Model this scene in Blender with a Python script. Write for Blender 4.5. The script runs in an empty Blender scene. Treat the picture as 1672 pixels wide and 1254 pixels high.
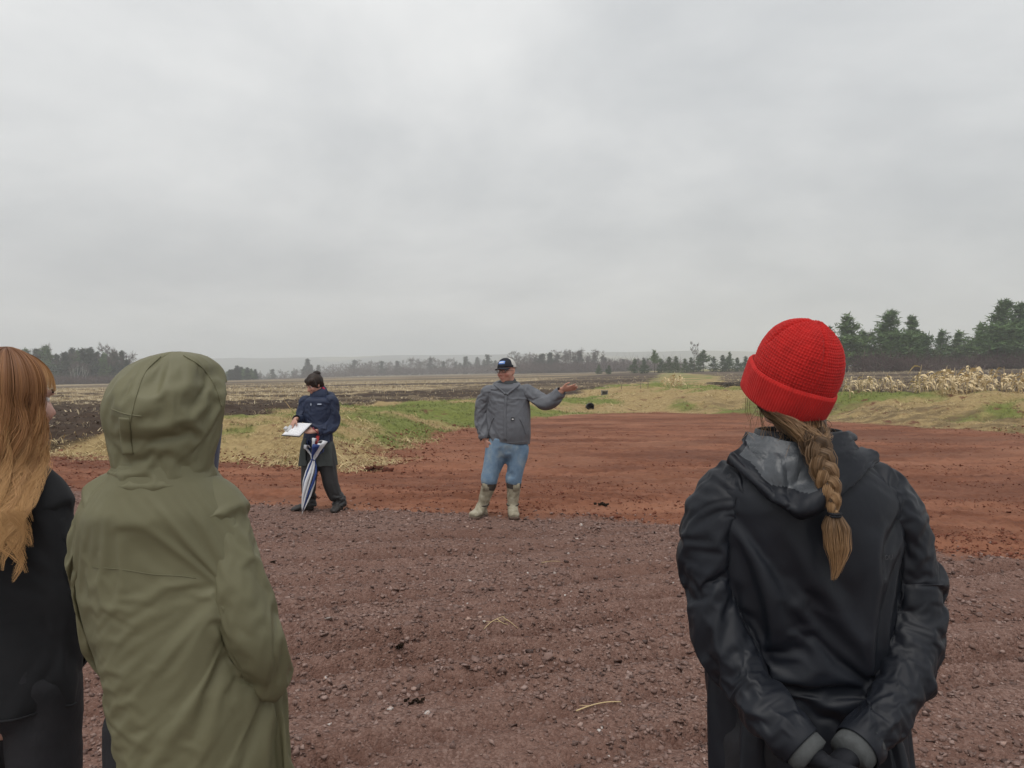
import bpy, bmesh, math, random, time
import numpy as np
from mathutils import Vector, Matrix, Euler, noise as mnoise
T0 = time.time()
PI = math.pi
R = math.radians
scene = bpy.context.scene
COL = scene.collection
# ------------------------------------------------------------------ camera
SKYX = 3.1
FPX, CX, CY, HORIZON = 1231.0, 836.0, 627.0, 606.0     # focal length and centre in photo pixels
CAM_H = 1.63
HAZE = 0.00068
PITCH = math.atan((CY - HORIZON) / FPX)
cam_data = bpy.data.cameras.new('camera')
cam_data.sensor_width = 36.0
cam_data.lens = 36.0 * FPX / 1672.0
cam_data.clip_start = 0.05
cam_data.clip_end = 20000
cam = bpy.data.objects.new('camera', cam_data)
cam.location = (0, 0, CAM_H)
cam.rotation_euler = (PI / 2 - PITCH, 0, 0)
COL.objects.link(cam)
scene.camera = cam
# ------------------------------------------------------------------ world: overcast sky
SUN_EL, SUN_AZ = R(68), R(200)
world = bpy.data.worlds.new('World')
scene.world = world
world.use_nodes = True
nt = world.node_tree
nt.nodes.clear()
N = nt.nodes.new
L = nt.links.new
w_out = N('ShaderNodeOutputWorld')
w_bg = N('ShaderNodeBackground')
sky = N('ShaderNodeTexSky')
sky.sky_type = 'NISHITA'
sky.sun_disc = False
sky.sun_elevation = SUN_EL
sky.sun_rotation = SUN_AZ
sky.dust_density = 6.0
sky.air_density = 1.5
w_bg.inputs['Strength'].default_value = 0.13
tc = N('ShaderNodeTexCoord')
sep = N('ShaderNodeSeparateXYZ')
L(tc.outputs['Generated'], sep.inputs[0])
# project the view direction onto a flat cloud deck so that clouds shrink towards the horizon
zc = N('ShaderNodeMath'); zc.operation = 'MAXIMUM'; zc.inputs[1].default_value = 0.0
L(sep.outputs['Z'], zc.inputs[0])
za = N('ShaderNodeMath'); za.operation = 'ADD'; za.inputs[1].default_value = 0.34
L(zc.outputs[0], za.inputs[0])
dx = N('ShaderNodeMath'); dx.operation = 'DIVIDE'
dy = N('ShaderNodeMath'); dy.operation = 'DIVIDE'
L(sep.outputs['X'], dx.inputs[0]); L(za.outputs[0], dx.inputs[1])
L(sep.outputs['Y'], dy.inputs[0]); L(za.outputs[0], dy.inputs[1])
cmb = N('ShaderNodeCombineXYZ')
L(dx.outputs[0], cmb.inputs[0]); L(dy.outputs[0], cmb.inputs[1])
cn1 = N('ShaderNodeTexNoise'); cn1.inputs['Scale'].default_value = 1.15
cn1.inputs['Detail'].default_value = 6.0; cn1.inputs['Roughness'].default_value = 0.56
cn1.inputs['Distortion'].default_value = 0.2
mp1 = N('ShaderNodeMapping'); mp1.inputs['Location'].default_value = (SKYX, 1.7, 0.4)
mp1.inputs['Scale'].default_value = (0.9, 1.0, 1.0)
L(cmb.outputs[0], mp1.inputs[0]); L(mp1.outputs[0], cn1.inputs['Vector'])
cr1 = N('ShaderNodeValToRGB')
cr1.color_ramp.interpolation = 'B_SPLINE'
e = cr1.color_ramp.elements
e[0].position = 0.36; e[0].color = (0.57, 0.59, 0.605, 1)
e[1].position = 0.64; e[1].color = (1.0, 1.0, 0.985, 1)
L(cn1.outputs['Fac'], cr1.inputs['Fac'])
# the usual overcast gradient: the zenith brighter than the horizon
zr = N('ShaderNodeMapRange'); zr.inputs['From Min'].default_value = 0.0; zr.inputs['From Max'].default_value = 1.0
zr.inputs['To Min'].default_value = 5.2; zr.inputs['To Max'].default_value = 7.6
L(zc.outputs[0], zr.inputs['Value'])
vm = N('ShaderNodeVectorMath'); vm.operation = 'SCALE'
L(cr1.outputs['Color'], vm.inputs[0]); L(zr.outputs['Result'], vm.inputs['Scale'])
wmix = N('ShaderNodeMix'); wmix.data_type = 'RGBA'; wmix.inputs['Factor'].default_value = 0.94
L(sky.outputs['Color'], wmix.inputs['A']); L(vm.outputs[0], wmix.inputs['B'])
L(wmix.outputs['Result'], w_bg.inputs['Color'])
L(w_bg.outputs[0], w_out.inputs['Surface'])
# ------------------------------------------------------------------ sun behind the cloud
sun_data = bpy.data.lights.new('sun', 'SUN')
sun_data.energy = 1.2
sun_data.angle = R(50)
sun_data.color = (1.0, 0.97, 0.93)
sun = bpy.data.objects.new('sun', sun_data)
sdir = Vector((math.sin(SUN_AZ) * math.cos(SUN_EL), math.cos(SUN_AZ) * math.cos(SUN_EL), math.sin(SUN_EL)))
sun.rotation_euler = sdir.to_track_quat('Z', 'Y').to_euler()
sun.location = (0, 0, 60)
COL.objects.link(sun)
# ------------------------------------------------------------------ exposure and render settings
scene.view_settings.view_transform = 'Standard'
scene.view_settings.look = 'None'
scene.view_settings.exposure = 0.27
scene.view_settings.gamma = 1.0
scene.view_settings.use_curve_mapping = False
scene.render.engine = 'CYCLES'
scene.cycles.use_denoising = True
scene.cycles.volume_bounces = 1
scene.cycles.max_bounces = 6
scene.cycles.diffuse_bounces = 3
scene.cycles.glossy_bounces = 2
scene.cycles.transparent_max_bounces = 8
# ------------------------------------------------------------------ helpers
_cp, _sp = math.cos(PITCH), math.sin(PITCH)
def P(px, py, Y):
    """world point seen at photo pixel (px, py) at distance Y in front of the camera"""
    u = (px - CX) / FPX
    v = (CY - py) / FPX
    d = (u, _cp + v * _sp, -_sp + v * _cp)
    s = Y / d[1]
    return Vector((d[0] * s, Y, CAM_H + d[2] * s))

def tag(o, label=None, cat=None, group=None, kind=None):
    if label: o['label'] = label
    if cat: o['category'] = cat
    if group: o['group'] = group
    if kind: o['kind'] = kind
    return o

def empty(name, loc, label=None, cat=None, group=None, rz=0.0):
    o = bpy.data.objects.new(name, None)
    o.empty_display_size = 0.1
    o.location = loc
    o.rotation_euler = (0, 0, rz)
    COL.objects.link(o)
    return tag(o, label, cat, group)

def base_of(parent):
    b = Vector((0, 0, 0))
    while parent is not None:
        b += parent.location
        parent = parent.parent
    return b

def link_mesh(name, me, mat=None, parent=None, smooth=True):
    o = bpy.data.objects.new(name, me)
    COL.objects.link(o)
    if mat is not None:
        for m in (mat if isinstance(mat, (list, tuple)) else [mat]):
            me.materials.append(m)
    if smooth and len(me.polygons):
        me.polygons.foreach_set('use_smooth', np.ones(len(me.polygons), dtype=bool))
    if parent is not None:
        o.parent = parent
    return o

def np_mesh(name, V, F):
    """fast mesh from numpy arrays; F is (n,3) or (n,4) or a list of such arrays"""
    V = np.asarray(V, dtype=np.float32)
    Fs = F if isinstance(F, list) else [F]
    Fs = [np.asarray(f, dtype=np.int32) for f in Fs if len(f)]
    me = bpy.data.meshes.new(name)
    me.vertices.add(len(V))
    me.vertices.foreach_set('co', V.ravel())
    idx = np.concatenate([f.ravel() for f in Fs])
    tot = np.concatenate([np.full(len(f), f.shape[1], dtype=np.int32) for f in Fs])
    st = np.concatenate(([0], np.cumsum(tot)[:-1])).astype(np.int32)
    me.loops.add(len(idx))
    me.loops.foreach_set('vertex_index', idx)
    me.polygons.add(len(tot))
    me.polygons.foreach_set('loop_start', st)
    me.polygons.foreach_set('loop_total', tot)
    me.update(calc_edges=True)
    me.validate()
    return me

def obj(name, V, F, mat=None, parent=None, smooth=True, world_space=True):
    V = np.asarray(V, dtype=np.float32)
    if parent is not None and world_space:
        V = V - np.array(base_of(parent), dtype=np.float32)
    return link_mesh(name, np_mesh(name, V, F), mat, parent, smooth)

class MB:
    """collects simple shapes for one mesh"""
    def __init__(self):
        self.v, self.f, self.n = [], [], 0
    def add(self, V, F):
        V = np.asarray(V, dtype=np.float64).reshape(-1, 3)
        self.v.append(V)
        self.f += [tuple(int(i) + self.n for i in f) for f in F]
        self.n += len(V)
        return self
    def box(self, c, s, rot=None):
        c = Vector(c)
        M = rot if rot is not None else Matrix.Identity(3)
        vs = [c + M @ Vector((x * s[0] / 2, y * s[1] / 2, z * s[2] / 2)) for x in (-1, 1) for y in (-1, 1) for z in (-1, 1)]
        return self.add([tuple(v) for v in vs], [(0, 1, 3, 2), (4, 6, 7, 5), (0, 4, 5, 1), (2, 3, 7, 6), (0, 2, 6, 4), (1, 5, 7, 3)])
    def tube(self, pts, rad, n=10, flat=1.0, up=(0, 0, 1), cap=True, ref=None):
        V, F = loft(pts, rad, n, flat, up, cap)
        return self.add(V, F)
    def ell(self, c, r, n=16, m=10, rot=None):
        M = rot if rot is not None else Matrix.Identity(3)
        V, F = [], []
        for j in range(m + 1):
            t = PI * j / m
            for i in range(n):
                a = 2 * PI * i / n
                V.append(Vector(c) + M @ Vector((r[0] * math.sin(t) * math.cos(a), r[1] * math.sin(t) * math.sin(a), r[2] * math.cos(t))))
        for j in range(m):
            for i in range(n):
                F.append((j * n + i, (j + 1) * n + i, (j + 1) * n + (i + 1) % n, j * n + (i + 1) % n))
        return self.add([tuple(v) for v in V], F)
    def arrays(self):
        return np.concatenate(self.v), self.f
    def build(self, name, mat=None, parent=None, smooth=True):
        V, F = self.arrays()
        if parent is not None:
            V = V - np.array(base_of(parent))
        me = bpy.data.meshes.new(name)
        me.from_pydata([tuple(v) for v in V], [], self.f)
        me.update()
        return link_mesh(name, me, mat, parent, smooth)

def catmull(pts, k):
    """resample a polyline (any width rows) with a Catmull-Rom spline, k points per span"""
    P_ = np.asarray(pts, dtype=float)
    if len(P_) < 3 or k <= 1:
        return P_
    Q = np.vstack([2 * P_[0] - P_[1], P_, 2 * P_[-1] - P_[-2]])
    out = []
    for i in range(1, len(Q) - 2):
        for j in range(k):
            t = j / k
            a, b, c, d = Q[i - 1], Q[i], Q[i + 1], Q[i + 2]
            out.append(0.5 * ((2 * b) + (c - a) * t + (2 * a - 5 * b + 4 * c - d) * t * t + (-a + 3 * b - 3 * c + d) * t ** 3))
    out.append(Q[-2])
    return np.array(out)

def loft(pts, rad, n=10, flat=1.0, up=(0, 0, 1), cap=True):
    """tube along pts; rad: scalar, list, or list of (ra, rb); ra along the side axis, rb along the 'up' axis"""
    pts = [Vector(p) for p in pts]
    m = len(pts)
    V, F = [], []
    up = Vector(up)
    side = None
    for i, p in enumerate(pts):
        t = (pts[min(i + 1, m - 1)] - pts[max(i - 1, 0)]).normalized()
        if side is None:
            side = t.cross(up)
            if side.length < 1e-3:
                side = t.cross(Vector((0, 1, 0)))
        side = (side - t * side.dot(t)).normalized()
        u2 = side.cross(t).normalized()
        r = rad[i] if isinstance(rad, (list, tuple, np.ndarray)) else rad
        ra, rb = (r[0], r[1]) if isinstance(r, (list, tuple, np.ndarray)) else (r, r * flat)
        for k in range(n):
            a = 2 * PI * k / n
            V.append(p + side * (ra * math.cos(a)) + u2 * (rb * math.sin(a)))
    for i in range(m - 1):
        for k in range(n):
            F.append((i * n + k, i * n + (k + 1) % n, (i + 1) * n + (k + 1) % n, (i + 1) * n + k))
    V = [tuple(v) for v in V]
    if cap:
        for s, i in ((0, 0), (1, m - 1)):
            c = len(V)
            V.append(tuple(pts[i]))
            for k in range(n):
                a, b = i * n + k, i * n + (k + 1) % n
                F.append((c, b, a) if s == 0 else (c, a, b))
    return V, F

def rings(levels, n=40, power=2.0):
    """stack of horizontal super-ellipse rings: (x, y, z, half width, half depth)"""
    V, F = [], []
    for (x, y, z, hw, hd) in levels:
        for k in range(n):
            a = 2 * PI * k / n
            c, s = math.cos(a), math.sin(a)
            V.append((x + hw * math.copysign(abs(c) ** (2 / power), c), y + hd * math.copysign(abs(s) ** (2 / power), s), z))
    m = len(levels)
    for i in range(m - 1):
        for k in range(n):
            F.append((i * n + k, i * n + (k + 1) % n, (i + 1) * n + (k + 1) % n, (i + 1) * n + k))
    for i in (0, m - 1):
        c = len(V)
        V.append(tuple(levels[i][:3]))
        for k in range(n):
            F.append((c, i * n + (k + 1) % n, i * n + k) if i == 0 else (c, i * n + k, i * n + (k + 1) % n))
    return V, F

WORK = bpy.data.scenes.new('work')      # shapes are melted and creased here, out of the picture; removed at the end
def eval_arrays(o):
    WORK.view_layers[0].update()
    dg = WORK.view_layers[0].depsgraph
    ev = o.evaluated_get(dg)
    me = ev.to_mesh()
    V = np.empty(len(me.vertices) * 3, dtype=np.float64)
    me.vertices.foreach_get('co', V)
    V = V.reshape(-1, 3)
    lt = np.empty(len(me.polygons), dtype=np.int32)
    me.polygons.foreach_get('loop_total', lt)
    li = np.empty(len(me.loops), dtype=np.int32)
    me.loops.foreach_get('vertex_index', li)
    F, k = [], 0
    if len(lt) and (lt == 4).all():
        F = li.reshape(-1, 4)
    else:
        for t in lt:
            F.append(tuple(li[k:k + t])); k += t
    ev.to_mesh_clear()
    return V, F

def remesh(mb, voxel, smooth=4, factor=0.5):
    """melt overlapping shapes into one continuous quad surface"""
    V, F = mb.arrays()
    me = bpy.data.meshes.new('tmp')
    me.from_pydata([tuple(v) for v in V], [], mb.f)
    o = bpy.data.objects.new('tmp', me)
    WORK.collection.objects.link(o)
    m = o.modifiers.new('r', 'REMESH'); m.mode = 'VOXEL'; m.voxel_size = voxel
    if smooth:
        s = o.modifiers.new('s', 'SMOOTH'); s.iterations = smooth; s.factor = factor
    A = eval_arrays(o)
    bpy.data.objects.remove(o); bpy.data.meshes.remove(me)
    return A

def vnormals(V, F):
    F = np.asarray(F)
    a, b, c = V[F[:, 0]], V[F[:, 1]], V[F[:, 2]]
    d = V[F[:, 3]] if F.shape[1] == 4 else c
    n = np.cross(c - a, d - b) if F.shape[1] == 4 else np.cross(b - a, c - a)
    N_ = np.zeros_like(V)
    for k in range(F.shape[1]):
        np.add.at(N_, F[:, k], n)
    return N_ / np.maximum(np.linalg.norm(N_, axis=1, keepdims=True), 1e-12)

def cut(V, F, keep):
    """drop the faces that have a vertex outside the mask"""
    F = np.asarray(F)
    fk = keep[F].all(axis=1)
    F = F[fk]
    used = np.unique(F)
    mp = np.full(len(V), -1); mp[used] = np.arange(len(used))
    return V[used], mp[F]
# ------------------------------------------------------------------ materials
def new_mat(name):
    m = bpy.data.materials.new(name)
    m.use_nodes = True
    t = m.node_tree
    b = t.nodes['Principled BSDF']
    return m, t, b

class NG:
    """tiny wrapper to write node graphs in few lines"""
    def __init__(self, t): self.t = t
    def n(self, typ, **kw):
        nd = self.t.nodes.new(typ)
        for k, v in kw.items():
            if k in ('ins',):
                for a, b in v.items():
                    if hasattr(b, 'links') or hasattr(b, 'is_linked'): self.t.links.new(b, nd.inputs[a])
                    else: nd.inputs[a].default_value = b
            else: setattr(nd, k, v)
        return nd
    def coord(self, kind='Object', scale=(1, 1, 1), loc=(0, 0, 0), rot=(0, 0, 0)):
        c = self.n('ShaderNodeTexCoord')
        mp = self.n('ShaderNodeMapping', ins={'Vector': c.outputs[kind], 'Scale': scale, 'Location': loc, 'Rotation': rot})
        return mp.outputs[0]
    def noise(self, vec, scale, detail=4, rough=0.55, dist=0.0):
        return self.n('ShaderNodeTexNoise', ins={'Vector': vec, 'Scale': scale, 'Detail': detail, 'Roughness': rough, 'Distortion': dist}).outputs['Fac']
    def voro(self, vec, scale, feature='F1', out='Distance', rnd=1.0):
        return self.n('ShaderNodeTexVoronoi', feature=feature, ins={'Vector': vec, 'Scale': scale, 'Randomness': rnd}).outputs[out]
    def ramp(self, fac, stops, interp='LINEAR'):
        r = self.n('ShaderNodeValToRGB')
        r.color_ramp.interpolation = interp
        el = r.color_ramp.elements
        while len(el) < len(stops): el.new(0.5)
        for e_, (p, c) in zip(el, stops):
            e_.position = p
            e_.color = (c[0], c[1], c[2], 1) if hasattr(c, '__len__') else (c, c, c, 1)
        self.t.links.new(fac, r.inputs['Fac'])
        return r.outputs['Color']
    def mix(self, fac, a, b, blend='MIX'):
        m = self.n('ShaderNodeMix', data_type='RGBA', blend_type=blend)
        for sock, v in (('Factor', fac), ('A', a), ('B', b)):
            s_ = [i for i in m.inputs if i.name == sock and i.enabled and (i.type == 'VALUE' if sock == 'Factor' else i.type == 'RGBA')][0]
            if hasattr(v, 'is_linked'): self.t.links.new(v, s_)
            elif hasattr(v, '__len__'): s_.default_value = (v[0], v[1], v[2], 1)
            else: s_.default_value = v
        return [o for o in m.outputs if o.type == 'RGBA'][0]
    def math(self, op, a, b=None, clamp=False):
        m = self.n('ShaderNodeMath', operation=op, use_clamp=clamp)
        for i, v in ((0, a), (1, b)):
            if v is None: continue
            if hasattr(v, 'is_linked'): self.t.links.new(v, m.inputs[i])
            else: m.inputs[i].default_value = v
        return m.outputs[0]
    def attr(self, name, out='Fac'):
        return self.n('ShaderNodeAttribute', attribute_name=name).outputs[out]
    def bump(self, h, strength=0.5, dist=0.01, normal=None):
        b = self.n('ShaderNodeBump', ins={'Height': h, 'Strength': strength, 'Distance': dist})
        if normal is not None: self.t.links.new(normal, b.inputs['Normal'])
        return b.outputs[0]
    def to(self, out, sock): self.t.links.new(out, sock)

def simple_mat(name, col, rough=0.7, var=0.15, nscale=12.0, bump=0.0, bscale=200.0, bdist=0.002, spec=0.4, sheen=0.0, coords='Object'):
    """a plain colour with uneven tone and a fine grain"""
    m, t, b = new_mat(name)
    g = NG(t)
    v = g.coord(coords)
    n = g.noise(v, nscale, 5)
    lo = tuple(c * (1 - var) for c in col)
    hi = tuple(min(1, c * (1 + var)) for c in col)
    g.to(g.ramp(n, [(0.3, lo), (0.7, hi)]), b.inputs['Base Color'])
    b.inputs['Roughness'].default_value = rough
    b.inputs['Specular IOR Level'].default_value = spec
    if sheen: b.inputs['Sheen Weight'].default_value = sheen
    if bump:
        g.to(g.bump(g.noise(v, bscale, 3), bump, bdist), b.inputs['Normal'])
    return m

# --- numpy value noise
_rng = np.random.RandomState(7)
_perm = _rng.permutation(512)
_val = _rng.rand(512)
def _h(ix, iy): return _val[_perm[(_perm[ix & 511] + iy) & 511]]
def vnoise(x, y):
    ix = np.floor(x).astype(np.int64); iy = np.floor(y).astype(np.int64)
    fx = x - ix; fy = y - iy
    fx = fx * fx * (3 - 2 * fx); fy = fy * fy * (3 - 2 * fy)
    a, b, c, d = _h(ix, iy), _h(ix + 1, iy), _h(ix, iy + 1), _h(ix + 1, iy + 1)
    return (a * (1 - fx) + b * fx) * (1 - fy) + (c * (1 - fx) + d * fx) * fy - 0.5
def fbm(x, y, o=4, r=0.5, seed=0.0):
    s = 0.0; a = 1.0
    for k in range(o):
        s = s + a * vnoise(x + 17.3 * k + seed, y - 9.1 * k + seed * 1.7)
        x = x * 2.03; y = y * 2.03; a *= r
    return s
def sstep(a, b, x):
    t = np.clip((x - a) / (b - a), 0, 1)
    return t * t * (3 - 2 * t)
# ------------------------------------------------------------------ terrain
def seg_dist(x, y, pts):
    """distance to a polyline"""
    d = np.full(x.shape, 1e9)
    for (ax, ay), (bx, by) in zip(pts[:-1], pts[1:]):
        ux, uy = bx - ax, by - ay
        t = np.clip(((x - ax) * ux + (y - ay) * uy) / (ux * ux + uy * uy), 0, 1)
        d = np.minimum(d, np.hypot(x - ax - t * ux, y - ay - t * uy))
    return d
def inside(x, y, poly):
    r = np.zeros(x.shape, dtype=bool)
    for (ax, ay), (bx, by) in zip(poly, poly[1:] + poly[:1]):
        c = ((ay > y) != (by > y)) & (x < (bx - ax) * (y - ay) / ((by - ay) if by != ay else 1e-9) + ax)
        r ^= c
    return r
GRAVEL_EDGE = [(-40, 17.5), (-16, 12.6), (-9, 11.0), (-5.9, 10.25), (-3.3, 9.3), (-1.6, 8.85), (0.16, 8.45), (1.78, 7.95), (2.9, 7.25), (3.9, 6.75), (4.6, 6.5), (7, 5.9), (11, 5.2), (30, 3.5)]
TOE = [(-40, 20.0), (-16, 17.5), (-9, 16.6), (-5.8, 16.1), (-4.1, 15.2), (-3.1, 14.7), (-2.7, 15.6), (-2.7, 17.2), (-2.4, 21.8), (-1.55, 25.3), (0.2, 29), (1.7, 32), (3.6, 35.0), (6.5, 35.2), (10.3, 33), (12.3, 28.8), (15.5, 23.2), (20, 19.5), (30, 15)]
CREST_L = [(-40, 17.0), (-14, 18.6), (-10.6, 18.0), (-8.2, 20), (-6.9, 29), (-4.5, 38), (-1.9, 42), (4.9, 52), (19, 95)]
FIELD_L = [(-400, 10), (-40, 19.0), (-14, 18.0), (-10.4, 17.5), (-8.4, 20), (-7.0, 29), (-4.6, 38), (-1.9, 43), (4.9, 53), (19, 100), (60, 300), (60, 900), (-900, 900), (-900, 10)]
FIELD_R = [(13.5, 36.2), (17, 35.0), (23, 32.4), (40, 27), (160, 20), (700, 200), (200, 300), (62, 300), (36, 130), (13.5, 50)]
BASIN = GRAVEL_EDGE + TOE[::-1]
def edge_y(x): return np.interp(x, [p[0] for p in GRAVEL_EDGE], [p[1] for p in GRAVEL_EDGE])

def zones(x, y):
    """signed masks before blending: gravel, dirt, field"""
    wob = 0.34 * fbm(x * 1.1, y * 1.3, 4, 0.6) + 0.10 * fbm(x * 9, y * 9, 2)
    dg = edge_y(x + 0.2 * wob) - y + wob                      # > 0 on the gravel
    ins = inside(x, y, BASIN)
    dt = seg_dist(x, y, TOE)
    dirt_s = np.where(ins, dt, -dt) + 1.1 * fbm(x * 0.55, y * 0.45, 4, 0.6, 3.0) + 0.35 * fbm(x * 4, y * 4, 3, 0.6)
    fl = inside(x, y, FIELD_L); fr = inside(x, y, FIELD_R)
    dfl = seg_dist(x, y, FIELD_L[:-3]); dfr = seg_dist(x, y, FIELD_R)
    field_s = np.maximum(np.where(fl, dfl, -dfl), np.where(fr, dfr, -dfr)) + (0.9 + 0.012 * y) * fbm(x * 0.6, y * 0.5, 3, 0.55, 9.0)
    return dg, dirt_s, field_s, fl, fr

def bare_slope(x, y):
    """thin cover on the face of the right-hand bank"""
    d = seg_dist(x, y, TOE)
    return sstep(4.2, 2.6, d) * sstep(6, 12, x) * sstep(10, 14, y)
def ruts(x, y):
    for d0, sl, wd, dp in ((2.55, 0.30, 0.09, .050), (3.05, 0.34, 0.08, .050), (3.45, 0.34, 0.10, .065), (3.95, 0.34, 0.09, .055), (4.35, 0.36, 0.07, .050), (4.75, 0.38, 0.10, .070), (5.15, 0.38, 0.09, .060), (5.75, 0.40, 0.11, .065), (6.25, 0.30, 0.10, .055), (6.9, 0.22, 0.11, .060), (7.5, 0.10, 0.12, .055)):
        dd = (y - sl * x - d0 - 0.25 * fbm(x * 0.5 + d0, y * 0.2, 2)) / wd
        bars = 0.65 + 0.35 * np.sin((x + sl * y) * 2 * PI / 0.13 + dd * 2.2)
        amt = 0.45 + 0.9 * sstep(-0.2, 0.3, fbm(x * 0.6 + d0 * 3, y * 0.4, 2, 0.5, 61.0))
        yield dp, dd, bars, amt
def rut_mask(x, y):
    m = 0.0
    for dp, dd, bars, amt in ruts(x, y): m = np.maximum(m, np.exp(-dd ** 2) * bars * np.minimum(amt, 1))
    return m
def height(x, y, fine=True):
    x = np.asarray(x, dtype=float); y = np.asarray(y, dtype=float)
    far = 0.0205 * x * sstep(20, 140, y)
    far = np.where(np.abs(x) > 260, 0.0205 * np.sign(x) * 260 * sstep(20, 140, y), far)
    far = far - 26 * sstep(620, 1500, y) - 9 * sstep(330, 480, y) * sstep(-120, -230, x)
    dg = edge_y(x) - y
    ins = inside(x, y, BASIN)
    dt = seg_dist(x, y, TOE)
    # bank rises from the basin floor to natural grade; higher on the right
    crest = 0.06 + 0.50 * sstep(3, 12, x) * sstep(12, 25, y) * sstep(90, 45, y) + 0.20 * sstep(-10, -4, -np.abs(x + 5)) * sstep(14, 17, y) * sstep(40, 30, y)
    width = 2.6 + 3.2 * sstep(2, 10, x)
    bank = -0.30 + (crest + 0.30) * sstep(0, 1, dt / width)
    floor = -0.05 - 0.25 * sstep(0, 6, -dg)
    z = np.where(ins, np.minimum(floor, 0.0), np.where(dg > 0, 0.0, bank))
    behind = (~ins) & (dg <= 0)
    # where the bank meets the gravel
    z = np.where(behind, z, z)
    z = z + far
    # soft step at the gravel edge
    z = np.where((dg > -0.35) & (dg < 0) & ins, z + 0.05 * sstep(-0.35, 0, dg), z)
    # relief
    near = sstep(140, 30, y)
    g = sstep(-0.1, 0.3, dg)
    z = z + near * (1 - g) * (0.035 * fbm(x * 0.7, y * 0.7, 4) )
    inb = np.where(ins, sstep(0, 1.5, dt), 0.0)
    # wheel and blade marks: long low ridges across the basin
    drag = fbm(x * 0.22 + 0.3 * y, y * 2.6 - x * 0.25, 3, 0.6, 5.0)
    z = z + inb * near * (0.07 * drag + 0.030 * fbm(x * 1.1 - 0.3 * y, y * 3.2 + x * 0.9, 4, 0.65, 15.0))
    # banks are lumpy
    lump = np.where(behind & (y < 120), 1.0, 0.0) * sstep(0, 1.0, dt)
    z = z + lump * near * ((0.22 + 0.16 * sstep(4, 9, x)) * fbm(x * 0.55, y * 0.8, 4, 0.6, 2.0) + 0.08 * fbm(x * 2.2, y * 2.2, 3, 0.6, 4.0))
    # gravel: shallow tyre ruts running across the yard
    rut = fbm(x * 0.35 + 0.12 * y, y * 2.1 - 0.5 * x, 3, 0.55, 11.0)
    z = z + g * (0.030 * rut + 0.012 * fbm(x * 3, y * 4.5, 3, 0.6, 1.0))
    # wheel ruts with tread bars, crossing the yard at a slant
    for dp, dd, bars, amt in ruts(x, y):
        z = z - g * dp * (np.exp(-dd ** 2) * bars - 0.45 * np.exp(-(np.abs(dd) - 1.8) ** 2 * 2.5)) * amt
    if fine:
        n2 = sstep(40, 12, y)
        z = z + n2 * np.where(ins, 0.048, 0.014) * fbm(x * 8, y * 9, 4, 0.7, 6.0) * np.where(behind, 1.6, 1.0)
        # clods and furrows of the turned field
        fur = (inside(x, y, FIELD_L) | inside(x, y, FIELD_R)) & (y < 260)
        z = z + np.where(fur, 0.09 * fbm(x * 0.8, y * 1.6, 3, 0.65, 8.0) * sstep(240, 60, y), 0.0)
    return z
def hz(x, y): return float(height(np.array([x]), np.array([y]))[0])

def _rows():
    ys = [-4.0]
    while ys[-1] < 1600:
        y = ys[-1]
        ys.append(y + (0.12 if y < 0.8 else max(0.03, 0.0075 * y) if y < 110 else 0.03 * y))
    return np.array(ys)
ROWS = _rows()
COLS = np.linspace(-1.12, 1.12, 520)
gx = COLS[None, :] * (np.maximum(ROWS, 0)[:, None] + 3.2)
gy = np.repeat(ROWS[:, None], len(COLS), 1)
gz = height(gx, gy)
dg, ds, fs, _fl, _fr = zones(gx, gy)
w_gravel = sstep(-0.14, 0.14, dg)
w_dirt = np.maximum(sstep(-0.25, 0.25, ds), sstep(-0.5, -0.2, dg))
w_field = sstep(-0.3, 0.3, fs) * (1 - w_dirt)
zone = np.where(w_gravel > 0.5, 0, np.where(w_dirt > 0.5, 1, np.where(w_field > 0.5, 3, 2)))

# one material for the whole sheet: it blends four soils by their painted weights
gm, gt, gb = new_mat('soil')
g = NG(gt)
pos = g.coord('Object')
# crushed rock
n_big = g.noise(pos, 0.9, 5, 0.6)
n_mid = g.noise(pos, 9.0, 5, 0.65)
n_fine = g.noise(pos, 70.0, 4, 0.7)
vor = g.n('ShaderNodeTexVoronoi', feature='F1', ins={'Vector': pos, 'Scale': 75.0, 'Randomness': 1.0})
vor2 = g.n('ShaderNodeTexVoronoi', feature='F1', ins={'Vector': pos, 'Scale': 34.0, 'Randomness': 1.0})
peb = g.ramp(vor.outputs['Color'], [(0.0, (0.095, 0.054, 0.043)), (0.45, (0.195, 0.118, 0.095)), (0.8, (0.290, 0.192, 0.160)), (1.0, (0.39, 0.29, 0.25))])
fines = g.ramp(n_mid, [(0.3, (0.140, 0.070, 0.051)), (0.7, (0.225, 0.128, 0.098))])
c_gravel = g.mix(g.ramp(n_big, [(0.35, 0.25), (0.65, 0.75)]), peb, fines)
c_gravel = g.mix(g.math('MULTIPLY', g.attr('rut'), 0.75), c_gravel, g.ramp(n_mid, [(0.3, (0.085, 0.038, 0.026)), (0.7, (0.130, 0.062, 0.044))]))
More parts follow.
